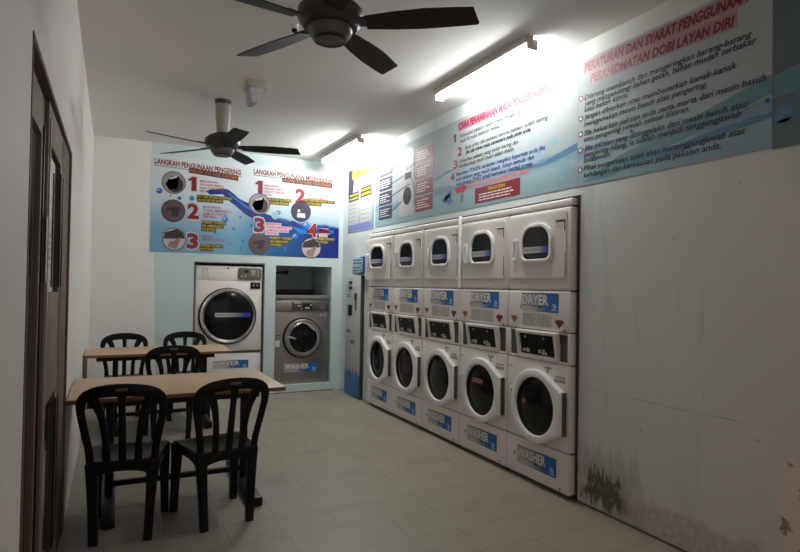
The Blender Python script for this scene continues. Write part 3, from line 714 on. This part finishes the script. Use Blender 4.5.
TY = [(.905, 2.475, (('PUT IN YOUR CLOTHES', 1.31), ('AND CLOSE THE DOOR', 1.20))),
      (.965, 2.165, (('INSERT TOKEN', 1.24), ('AS AMOUNT', 1.21), ('STATED', 1.12))),
      (.96, 1.880, (('PRESS START', 1.21), ('BUTTON', 1.09))),
      (1.70, 2.510, (('PUT IN YOUR CLOTHES', 2.06), ('AND CLOSE DOOR', 2.03))),
      (2.235, 2.535, (('PUT DETERGENT AND', 2.66), ('SOFTENER', 2.47))),
      (1.80, 2.015, (('INSERT TOKEN', 2.08), ('AS AMOUNT', 2.04), ('STATED', 1.95))),
      (2.43, 2.035, (('PRESS START', 2.67), ('BUTTON', 2.57)))]
for q in TY:
    def band(b):
        for k, (s_, x1) in enumerate(q[2]): prect(b, u(q[0])-.010, u(x1)+.010, z_(q[1]-.044*k-.039), z_(q[1]-.044*k+.006), y2)
    bd = part('translation_band', mat('dark olive caption band', (.045, .042, .015), .6), bt, band)
    part('translation_text', M_YEL, bd, lambda b: lines(b, [q], y3, .044, .028, .012))
for x, z, kind in ((.632, 2.600, 0), (.634, 2.262, 1), (.650, 1.925, 2), (1.655, 2.425, 0), (1.66, 1.915, 1), (2.20, 2.365, 3), (2.348, 1.892, 2)):
    r = .136
    pc = bpy.data.objects.new('photo_circle', None)
    b = B(); disc(b, 0, 0, r, y3, 0, 32); 
    c0 = obj('photo_circle', b, M_BROWNINK if kind != 3 else M_NAVY, bt, loc=(u(x), 0, z_(z)))
    bpy.data.objects.remove(pc)
    b = B(); disc(b, 0, 0, r-.009, y3-.0006, 0, 32); obj('photo_ground', b, {0: M_PRINTG, 1: M_MAUVE, 2: mat('pale pink photo print', (.50, .42, .42), .5), 3: M_NAVY}[kind], c0)
    b = B(); yy = y3-.0012
    if kind == 0:
        disc(b, .015, -.020, .094, yy, 0, 20); poly(b, [(-.095, -.02), (-.03, .07), (.06, .08), (.04, -.07), (-.05, -.09)], yy)
    elif kind == 1:
        poly(b, [(-.08, .03), (.06, .06), (.085, .02), (-.07, -.01)], yy); poly(b, [(-.01, .02), (.07, .01), (.05, -.07), (-.03, -.07)], yy)
    elif kind == 2:
        poly(b, [(-.100, .075), (.03, .126), (.100, .078), (.122, .012), (-.124, -.0)], yy)
    else:
        poly(b, [(-.03, .03), (.05, .04), (.03, -.01), (-.01, -.01)], yy)
    obj('photo_subject', b, M_SINK, c0)
    b = B(); yy = y3-.0018
    if kind == 2: poly(b, [(-.07, -.095), (.02, -.115), (.06, -.03), (.07, .03), (.03, .012), (-.005, -.02), (-.05, -.025)], yy)
    elif kind == 3: poly(b, [(-.05, -.01), (-.01, -.01), (-.02, .03), (-.04, .03)], yy); poly(b, [(-.055, -.08), (.06, -.08), (.055, -.02), (-.05, -.02)], yy)
    elif kind == 1: poly(b, [(-.06, .0), (-.03, .02), (-.035, -.03)], yy)
    else: poly(b, [(-.06, .05), (.04, .085), (.03, .06), (-.04, .035)], yy)
    obj('photo_highlight', b, M_SKIN if kind == 2 else (M_DRED if kind == 1 else M_WICON), c0)

# right wall: helper, u measured towards the camera from y = YL
def rw(name, label, YL, YR, z0, z1, m):
    t = thing(name, label, 'banner', (XR-.004, YL, z0), -PI/2)
    part('sheet', m, t, box, 0, YL-YR, 0, .002, 0, z1-z0)
    return t, (lambda y: YL-y), (lambda z: z-z0)
M_BR = banner_right_mat()
# price poster in the corner
t, u, z_ = rw('price_poster', 'yellow-headed price poster on the right wall next to the back corner', 7.20, 6.345, 2.095, 2.93, fade_mat('pale poster print', srgb(130, 150, 182), srgb(168, 180, 190), .05, .5, 2))
part('header_shade', M_NAVY, t, lambda b: (prect(b, u(7.19), u(7.03), z_(2.78), z_(2.92), y1), poly(b, [(u(7.19), z_(2.56)), (u(7.19), z_(2.78)), (u(6.99), z_(2.78)), (u(7.03), z_(2.62))], y1)))
part('header', M_YEL, t, lambda b: plate(b, [rrect(u(7.06), u(6.42), z_(2.785), z_(2.895), .03)], y2, y2+.0006))
part('header_print', M_ORG, t, lambda b: dashes(b, u(7.02), u(6.46), z_(2.805), z_(2.875), 2, y3, .6, wl=(.05, .12), ragged=.05))
part('subheader', mat('pink poster print', srgb(215, 140, 190), .5), t, lambda b: dashes(b, u(6.95), u(6.60), z_(2.66), z_(2.75), 2, y1, .7, wl=(.05, .12), ragged=.05))
part('table_head', M_BLKINK, t, lambda b: (prect(b, u(7.17), u(6.83), z_(2.50), z_(2.615), y1), prect(b, u(6.77), u(6.42), z_(2.515), z_(2.64), y1)))
part('table_head_print', M_YEL, t, lambda b: (dashes(b, u(7.14), u(6.86), z_(2.51), z_(2.605), 2, y2, .5, wl=(.04, .07), ragged=.01), dashes(b, u(6.74), u(6.45), z_(2.525), z_(2.63), 2, y2, .5, wl=(.04, .07), ragged=.01)))
part('table_field', mat('white poster field', (.46, .46, .45), .5), t, lambda b: (prect(b, u(7.17), u(6.83), z_(2.20), z_(2.50), y1), prect(b, u(6.77), u(6.42), z_(2.20), z_(2.515), y1)))
part('table_print', M_GREY, t, lambda b: (dashes(b, u(7.14), u(6.86), z_(2.22), z_(2.48), 5, y2, .25, wl=(.02, .06)), dashes(b, u(6.74), u(6.45), z_(2.22), z_(2.49), 5, y2, .25, wl=(.02, .06))))
part('footer_print', mat('violet poster print', srgb(120, 110, 180), .5), t, lambda b: dashes(b, u(7.17), u(6.45), z_(2.12), z_(2.195), 2, y1, .75, wl=(.04, .09), ragged=.1))

# guide banner: labelled dryer picture + how to add drying time
t, u, z_ = rw('guide_banner', 'long pale banner with dryer diagram and drying time steps above the stacks', 6.30, 2.951, 2.1015, 2.935, M_BR)
for nm, mm, ya, yb2 in (('navy_caption_box', M_NAVY, 6.19, 5.84), ('red_caption_box', M_DRED, 5.28, 4.92)):
    for k in range(4):
        z0 = 2.165+.16625*k
        cb = part(nm, mm, t, lambda b: prect(b, u(ya), u(yb2), z_(z0+.008), z_(z0+.158), y2))
        part('caption_print', M_WTXT, cb, lambda b: dashes(b, u(ya-.03), u(yb2+.05), z_(z0+.033), z_(z0+.133), 4, y3, .35, wl=(.03, .08), ragged=.4))
def mpic(b): poly(b, [(u(5.66), z_(2.16)), (u(5.33), z_(2.15)), (u(5.33), z_(2.85)), (u(5.40), z_(2.88)), (u(5.66), z_(2.86))], y2)
mp_ = part('machine_picture', mat('pale machine print', (.46, .43, .46), .5), t, mpic)
part('picture_door', M_RUB, mp_, lambda b: (disc(b, u(5.47), z_(2.37), .095, y3), prect(b, u(5.53), u(5.38), z_(2.55), z_(2.62), y3)))
part('picture_window', mat('mid grey print', (.22, .20, .22), .5), mp_, lambda b: (disc(b, u(5.48), z_(2.72), .06, y3, rz=.08)))
for (a, c, d, e) in ((5.84, 2.56, 5.56, 2.60), (5.84, 2.42, 5.42, 2.49), (5.84, 2.25, 5.58, 2.33), (5.34, 2.60, 5.28, 2.52), (5.38, 2.55, 5.30, 2.42), (5.30, 2.42, 5.28, 2.25), (5.84, 2.72, 5.60, 2.75), (5.28, 2.70, 5.42, 2.66)):
    dx, dz = u(d)-u(a), e-c; L = math.hypot(dx, dz); nx, nz = -dz/L*.006, dx/L*.006
    part('pointer_line', M_BLKINK, t, lambda b: poly(b, [(u(a)+nx, z_(c)+nz), (u(d)+nx, z_(e)+nz), (u(d)-nx, z_(e)-nz), (u(a)-nx, z_(c)-nz)], y3))
part('column_title', M_GREY, t, lambda b: (dashes(b, u(6.12), u(5.90), z_(2.845), z_(2.905), 2, y2, .4), dashes(b, u(5.22), u(4.98), z_(2.845), z_(2.905), 2, y2, .4)))
part('water_figure', M_BLUEW, t, lambda b: (disc(b, u(4.66), z_(2.24), .03, y2), disc(b, u(4.60), z_(2.27), .035, y2), poly(b, [(u(4.75), z_(2.22)), (u(4.62), z_(2.29)), (u(4.54), z_(2.20)), (u(4.60), z_(2.17))], y2), poly(b, [(u(4.42), z_(2.18)), (u(4.40), z_(2.24)), (u(4.36), z_(2.24)), (u(4.37), z_(2.17))], y2)))
part('water_band', M_BLUEW, t, lambda b: (poly(b, [(u(4.90), z_(2.46)), (u(4.68), z_(2.50)), (u(4.52), z_(2.49)), (u(4.7), z_(2.46)), (u(4.90), z_(2.43))], y1), poly(b, [(u(3.7), z_(2.33)), (u(3.3), z_(2.33)), (u(2.955), z_(2.40)), (u(2.955), z_(2.35)), (u(3.3), z_(2.30))], y1)))
part('water_bubble', M_CYAN, t, lambda b: (disc(b, u(3.10), z_(2.24), .075, y1), disc(b, u(3.19), z_(2.46), .03, y1), disc(b, u(3.02), z_(2.48), .012, y1), disc(b, u(2.99), z_(2.24), .02, y1)))
part('heading_band', mat('pale pink heading band', srgb(180, 118, 138), .5), t, lambda b: prect(b, u(4.47), u(3.235), z_(2.822), z_(2.905), y2))
part('heading', M_DRED, t, lambda b: text(b, 'CARA PENAMBAHAN MASA PENGERINGAN', u(4.455), u(3.245), z_(2.836), .058, y3, shear=.25, bold=.04))
def gl(b, rows, bold=0):
    for s, ya, yb2, z in rows: text(b, s, u(ya), u(yb2), z_(z), .034, y3, shear=.25, bold=bold)
part('step_text', mat('grey green ink', (.045, .055, .05), .6), t, lambda b: gl(b, [
 ('Kemaskan pakaian dalam mesin pengering', 4.435, 3.56, 2.760), ('tepat di muka sebelum semua.', 4.435, 3.83, 2.712),
 ('Buka pintu dan periksa semula pakaian sudah kering', 4.35, 3.25, 2.636),
 ('Keluarkan pakaian yang sudah kering dan', 4.44, 3.59, 2.530), ('biarkan yang masih basah dalam mesin.', 4.44, 3.64, 2.486)], .012))
part('bold_step_text', M_BLKINK, t, lambda b: gl(b, [('Jika ada token masa sementara pada pintu anda.', 4.345, 3.44, 2.592)], .024))
part('text_glow', mat('pale blue text glow', srgb(152, 174, 196), .5), t, lambda b: poly(b, [(u(4.50), z_(2.325)), (u(3.40), z_(2.325)), (u(3.28), z_(2.38)), (u(3.27), z_(2.46)), (u(4.50), z_(2.455))], y1))
part('blue_step_text', mat('navy ink', (.02, .03, .10), .6), t, lambda b: gl(b, [
 ('Masukkan TOKEN, tambahan mengikut keperluan anda jika', 4.49, 3.28, 2.420), ('ada pakaian yang masih basah, tutup semula dan', 4.49, 3.40, 2.374), ('tekan butang START untuk memulakan kembali proses', 4.49, 3.42, 2.330)], .022))
for q, ya, zq, w_ in (('1', 4.55, 2.735, .05), ('2', 4.47, 2.60, .07), ('3', 4.54, 2.495, .07), ('4', 4.59, 2.385, .07)): part('step_number', M_DRED, t, lambda b: text(b, q, u(ya), u(ya-w_), z_(zq), .075, y3, bold=.03))
part('arrow', M_RED, t, lambda b: poly(b, [(u(4.50), z_(2.265)), (u(4.39), z_(2.27)), (u(4.39), z_(2.245)), (u(4.30), z_(2.298)), (u(4.39), z_(2.345)), (u(4.39), z_(2.32)), (u(4.50), z_(2.315))], y2))
part('outline_print', mat('rose print', srgb(190, 120, 125), .5), t, lambda b: dashes(b, u(4.28), u(3.46), z_(2.270), z_(2.318), 1, y2, .7, wl=(.02, .05), ragged=.0))
rb = part('notice_box', M_DRED, t, lambda b: prect(b, u(4.18), u(3.563), z_(2.130), z_(2.262), y2))
part('notice_title', M_YEL, rb, lambda b: text(b, 'PERHATIAN', u(3.99), u(3.75), z_(2.222), .026, y3, shear=.2, bold=.02))
part('notice_print', M_WTXT, rb, lambda b: dashes(b, u(4.12), u(3.62), z_(2.142), z_(2.212), 3, y3, .45, wl=(.03, .07), ragged=.15))

# rules banner
t, u, z_ = rw('rules_banner', 'big banner of red-titled house rules on the right wall nearest the camera', 2.949, 1.668, 2.0985, 2.940, M_BR)
part('title_glow', mat('rose title glow', srgb(165, 128, 134), .5), t, lambda b: (poly(b, [(u(2.90), z_(2.840)), (u(1.79), z_(2.840)), (u(1.77), z_(2.925)), (u(2.91), z_(2.925))], y1), poly(b, [(u(2.85), z_(2.762)), (u(1.84), z_(2.745)), (u(1.84), z_(2.835)), (u(2.85), z_(2.842))], y1)))
part('title', M_DRED, t, lambda b: (text(b, 'PERATURAN DAN SYARAT PENGGUNAAN', u(2.895), u(1.775), z_(2.856), .055, y3, shear=.2, bold=.04), text(b, 'PERKHIDMATAN DOBI LAYAN DIRI', u(2.84), u(1.853), z_(2.772), .052, y3, shear=.2, bold=.04, zend=z_(2.760))))
R = [('Dilarang membasuh dan mengeringkan barang-barang', 1.765, 2.668), ('yang mengandungi bahan getah, bahan mudah terbakar', 1.742, 2.628), ('atau bahan kimia.', 2.53, 2.588),
     ('Jangan dibiarkan atau membenarkan kanak-kanak', 1.842, 2.538), ('menggunakan mesin basuh atau pengering.', 2.004, 2.492),
     ('Sila keluarkan pakaian anda serta merta dari mesin basuh', 1.696, 2.430), ('atau pengering setelah selesai kitaran.', 2.104, 2.390),
     ('Jika pakaian yang ditinggalakn dari mesin basuh atau', 1.783, 2.328), ('pengering hilang, ia adalah menjadi tanggungjawab', 1.818, 2.286), ('anda sendiri.', 2.66, 2.250),
     ('Pihak pengurusan tidak akan bertanggungjawab atas', 1.798, 2.196), ('kehilangan dan kerosakan pada pakaian anda.', 1.923, 2.150)]
for i0, i1 in ((0, 3), (3, 5), (5, 7), (7, 10), (10, 12)): part('rule_text', M_BLKINK, t, lambda b: [text(b, s_, u(2.893), u(y), z_(z), .034, y3, shear=.22, bold=.016) for s_, y, z in R[i0:i1]])
for zq in (2.688, 2.552, 2.448, 2.340, 2.208):
    bd = part('bullet', M_DRED, t, lambda b: disc(b, u(2.925), z_(zq), .020, y2, n=16))
    part('bullet_dot', M_WTXT, bd, lambda b: disc(b, u(2.925), z_(zq), .012, y3, n=12))
part('teal_wave', M_TEALW, t, lambda b: (poly(b, [(u(2.90), z_(2.12)), (u(2.6), z_(2.24)), (u(2.2), z_(2.32)), (u(1.669), z_(2.45)), (u(1.669), z_(2.36)), (u(2.0), z_(2.28)), (u(2.4), z_(2.18)), (u(2.7), z_(2.12))], y1)))
part('blue_wave', M_BLUEW, t, lambda b: (poly(b, [(u(2.6), z_(2.19)), (u(2.2), z_(2.22)), (u(1.9), z_(2.26)), (u(1.669), z_(2.27)), (u(1.669), z_(2.245)), (u(1.9), z_(2.22)), (u(2.2), z_(2.17))], y2)))
part('drop', M_BLUE, t, lambda b: (disc(b, u(2.50), z_(2.37), .012, y2), disc(b, u(2.80), z_(2.26), .016, y2), disc(b, u(1.69), z_(2.33), .012, y2)))
t, u, z_ = rw('plain_banner', 'darker blue banner panel right of the rules banner, cut by the picture edge', 1.664, .55, 2.090, 2.940, fade_mat('dim blue water print', srgb(92, 112, 118), srgb(88, 104, 108), .0, .6, 2))
part('teal_wave', M_TEALW, t, lambda b: poly(b, [(u(1.66), z_(2.44)), (u(1.0), z_(2.56)), (u(.56), z_(2.60)), (u(.56), z_(2.40)), (u(1.1), z_(2.38)), (u(1.66), z_(2.33))], y1))
part('bubble', M_BLUEW, t, lambda b: (disc(b, u(1.615), z_(2.25), .045, y2), disc(b, u(1.535), z_(2.31), .028, y2), poly(b, [(u(1.66), z_(2.215)), (u(1.3), z_(2.27)), (u(1.0), z_(2.29)), (u(1.3), z_(2.25)), (u(1.66), z_(2.20))], y2)))

# ------------------------------------------------------------------ tables
def table(label, x0, x1, y0, y1_, side, inl, inr):
    t = thing('table', label, 'table', ((x0+x1)/2, (y0+y1_)/2, 0), 0, 'wood-topped tables by the left wall')
    hx, hy = (x1-x0)/2, (y1_-y0)/2
    tp = part('tabletop', M_WOOD, t, box, -hx+.002, hx-.002, -hy+.002, hy-.002, .716, .7405, .001)
    part('edge_band', M_EDGE, tp, lambda b: [box(b, *a, .715, .7395, .002) for a in ((-hx, hx, -hy, -hy+.003), (-hx, hx, hy-.003, hy), (-hx, -hx+.003, -hy, hy), (hx-.003, hx, -hy, hy))] and None)
    for ya in (-hy+.06, hy-.09): part('top_rail', M_BLACK, t, box, -hx+.10, hx-.16, ya, ya+.03, .675, .715)
    for sx in (-hx+inl, hx-inr):
        lg = part('leg', M_BLACK, t, lambda b: (box(b, sx-.024, sx+.024, -.022, .022, .03, .70, .004), box(b, sx-.018, sx+.018, -hy+.06, hy-.06, .68, .714, .003)))
        part('foot', M_BLACK, lg, lambda b: (box(b, sx-.036, sx+.036, -hy-.05, hy+.05, .006, .062, .006)))
        [part('foot_glide', M_DGREY, lg, box, sx-.02, sx+.02, ya, ya+.04, 0, .008) for ya in (-hy-.04, hy)]
    part('stretcher', M_BLACK, t, box, -hx+inl, hx-inr, -.014, .014, .105, .140, .003)
    if side: part('wall_bracket', M_EDGE, t, box, -hx+.002, -hx+.03, -hy+.002, -hy+.03, .25, .716, .003)
    return t
table('front wood-topped table with two chairs before it, nearest the camera', -.217, 1.033, 3.73, 4.535, False, .225, .185)
table('rear wood-topped table close to the back wall, behind the single middle chair', -.215, 1.085, 5.90, 6.545, True, .26, .22)

# ------------------------------------------------------------------ chairs (local: back towards -y, seat towards +y)
def make_chair(label):
    t = thing('plastic_chair', label, 'chair', (0, 0, 0), 0, 'black slatted plastic chairs')
    def yb(x, z):                        # surface of the backrest
        return -.005-(z-.44)*.20+.55*x*x
    def path(pts, n=6):
        P = []
        for i in range(len(pts)-1):
            p0 = pts[max(i-1, 0)]; p1 = pts[i]; p2 = pts[i+1]; p3 = pts[min(i+2, len(pts)-1)]
            for k in range(n):
                s = k/n
                P.append(tuple(.5*((2*p1[j])+(-p0[j]+p2[j])*s+(2*p0[j]-5*p1[j]+4*p2[j]-p3[j])*s*s+(-p0[j]+3*p1[j]-3*p2[j]+p3[j])*s**3) for j in range(len(p1))))
        P.append(tuple(pts[-1])); return P
    half = [(-.160, .405, .042), (-.166, .50, .040), (-.184, .60, .040), (-.200, .69, .042), (-.203, .750, .048), (-.185, .795, .056), (-.138, .820, .064), (-.070, .832, .068), (0, .835, .070)]
    full = half+[(-x, z, w) for x, z, w in half[-2::-1]]
    def frame(b):
        P = path(full, 4); sweep(b, [(p[0], yb(p[0], p[1]), p[1]) for p in P], [p[2] for p in P], .022, seg=10, square=.35)
    bk = part('backrest', M_BLKP, t, frame)
    for s in (-1, 0, 1):
        pts = [(0, .43, .042), (0, .60, .040), (0, .74, .038), (0, .82, .05)] if s == 0 else [(s*.078, .43, .040), (s*.084, .56, .037), (s*.098, .67, .038), (s*.118, .742, .050), (s*.148, .80, .06)]
        def sl(b):
            P = path(pts, 5); sweep(b, [(p[0], yb(p[0], p[1])+.002, p[1]) for p in P], [p[2] for p in P], .016, seg=8, square=.3)
        part('slat', M_BLKP, bk, sl)
    part('embossed_plate', M_FANG, bk, lambda b: box(b, -.030, .030, yb(0, .838)-.0135, yb(0, .838)-.009, .830, .846, .002), label='raised maker plate on the top rail')
    def seat(b):
        bb = bmesh.new(); nx, ny = 12, 10; G = []
        for j in range(ny+1):
            row = []
            for i in range(nx+1):
                s = -1+2*i/nx; q = j/ny; hw = .178+.030*q
                y = -.005+q*.41; z = .442-.018*(1-s*s)*math.sin(PI*min(q*1.1, 1))-(.02*(q-.9)*10 if q > .9 else 0)
                row.append(bb.verts.new((s*hw*(1-.06*max(0, q-.8)*5), y, z)))
            G.append(row)
        for j in range(ny):
            for i in range(nx): bb.faces.new((G[j][i], G[j][i+1], G[j+1][i+1], G[j+1][i]))
        r = bmesh.ops.extrude_face_region(bb, geom=bb.faces[:])
        bmesh.ops.translate(bb, verts=[v for v in r['geom'] if isinstance(v, bmesh.types.BMVert)], vec=(0, 0, -.018))
        bmesh.ops.recalc_face_normals(bb, faces=bb.faces[:]); join(b, bb)
    st_ = part('seat', M_SEAT, t, seat)
    def skirt(b):                       # arched apron under the seat edge
        def arch(xa, ya, xb, yb_, h0, h1):
            n = 12
            bb = bmesh.new(); A = []; C = []
            for k in range(n+1):
                q = k/n; x, y = xa+(xb-xa)*q, ya+(yb_-ya)*q
                dz = h1+(h0-h1)*(abs(2*q-1)**3.2)
                A.append(bb.verts.new((x, y, .432))); C.append(bb.verts.new((x, y, .432-dz)))
            for k in range(n): bb.faces.new((A[k], A[k+1], C[k+1], C[k]))
            nrm = Vector((yb_-ya, -(xb-xa), 0)).normalized()*.006
            r = bmesh.ops.extrude_face_region(bb, geom=bb.faces[:]); bmesh.ops.translate(bb, verts=[v for v in r['geom'] if isinstance(v, bmesh.types.BMVert)], vec=nrm)
            bmesh.ops.recalc_face_normals(bb, faces=bb.faces[:]); join(b, bb)
        arch(-.168, .004, .168, .004, .10, .050); arch(-.196, .385, .196, .385, .10, .050)
        arch(-.174, .01, -.200, .39, .10, .05); arch(.174, .01, .200, .39, .10, .05)
    part('apron', M_BLKP, t, skirt)
    for sx, top, bot in ((-1, (-.153, .022), (-.135, -.006)), (1, (.153, .022), (.135, -.006)), (-1, (-.182, .365), (-.190, .392)), (1, (.182, .365), (.190, .392))):
        def leg(b):
            bb = bmesh.new(); rings = []
            for q in (0, .25, .6, 1):
                z = .425*(1-q); cx = top[0]+(bot[0]-top[0])*q; cy = top[1]+(bot[1]-top[1])*q
                hwx = .034-.012*q-.004*math.sin(PI*q); hwy = .026-.006*q
                rings.append([bb.verts.new((cx+a*hwx, cy+c*hwy, z)) for a, c in ((-1, -.7), (-.75, -1), (.75, -1), (1, -.7), (1, .7), (.75, 1), (-.75, 1), (-1, .7))])
            for A, C in zip(rings, rings[1:]):
                for k in range(8): bb.faces.new((A[k], A[(k+1) % 8], C[(k+1) % 8], C[k]))
            bb.faces.new(rings[0]); bb.faces.new(rings[-1][::-1]); bmesh.ops.recalc_face_normals(bb, faces=bb.faces[:]); join(b, bb)
        part('leg', M_BLKP, t, leg)
    return t
CH = [('black plastic chair at the front table, the left one nearest the camera', .072, 3.50, -9),
      ('black plastic chair at the front table, the right one nearest the camera', .630, 3.485, 11),
      ('black plastic chair alone between the two tables, its back to the camera', .490, 5.42, 0),
      ('black plastic chair beyond the rear table, the left one nearer the white corner', .130, 6.67, 180),
      ('black plastic chair beyond the rear table, the right one before the dryer niche', .735, 6.72, 180)]
proto = make_chair(CH[0][0])
for k, (lab, x, y, rot) in enumerate(CH):
    o = proto if k == 0 else copy_tree(proto)
    o['label'] = lab; o.location = (x, y, 0); o.rotation_euler = (0, 0, math.radians(rot))

# ------------------------------------------------------------------ daylight from the open shop front, camera, view
w = bpy.data.worlds.new('World'); S.world = w; w.use_nodes = True
bg = w.node_tree.nodes['Background']; bg.inputs[0].default_value = (1.0, .86, .80, 1); bg.inputs[1].default_value = .46

f, H = 578.2232, 1.4153
yaw, pit, rol = map(math.radians, (26.4457, .9413, .9182))
fw = Vector((math.sin(yaw)*math.cos(pit), math.cos(yaw)*math.cos(pit), math.sin(pit)))
r0 = Vector((math.cos(yaw), -math.sin(yaw), 0)); u0 = r0.cross(fw)
rr = r0*math.cos(rol)+u0*math.sin(rol); uu = -r0*math.sin(rol)+u0*math.cos(rol)
cam = bpy.data.cameras.new('Camera'); co_ = bpy.data.objects.new('Camera', cam); COL.objects.link(co_)
cam.sensor_width = 36; cam.lens = f/800*36; cam.clip_start = .02
Mw = Matrix((( rr.x, uu.x, -fw.x, 0), (rr.y, uu.y, -fw.y, 0), (rr.z, uu.z, -fw.z, H), (0, 0, 0, 1)))
co_.matrix_world = Mw
S.camera = co_
S.view_settings.view_transform = 'Standard'; S.view_settings.look = 'None'; S.view_settings.exposure = 0.0; S.view_settings.gamma = 1
S.view_settings.use_curve_mapping = False
S.cycles.max_bounces = 8; S.cycles.diffuse_bounces = 5; S.cycles.use_denoising = True
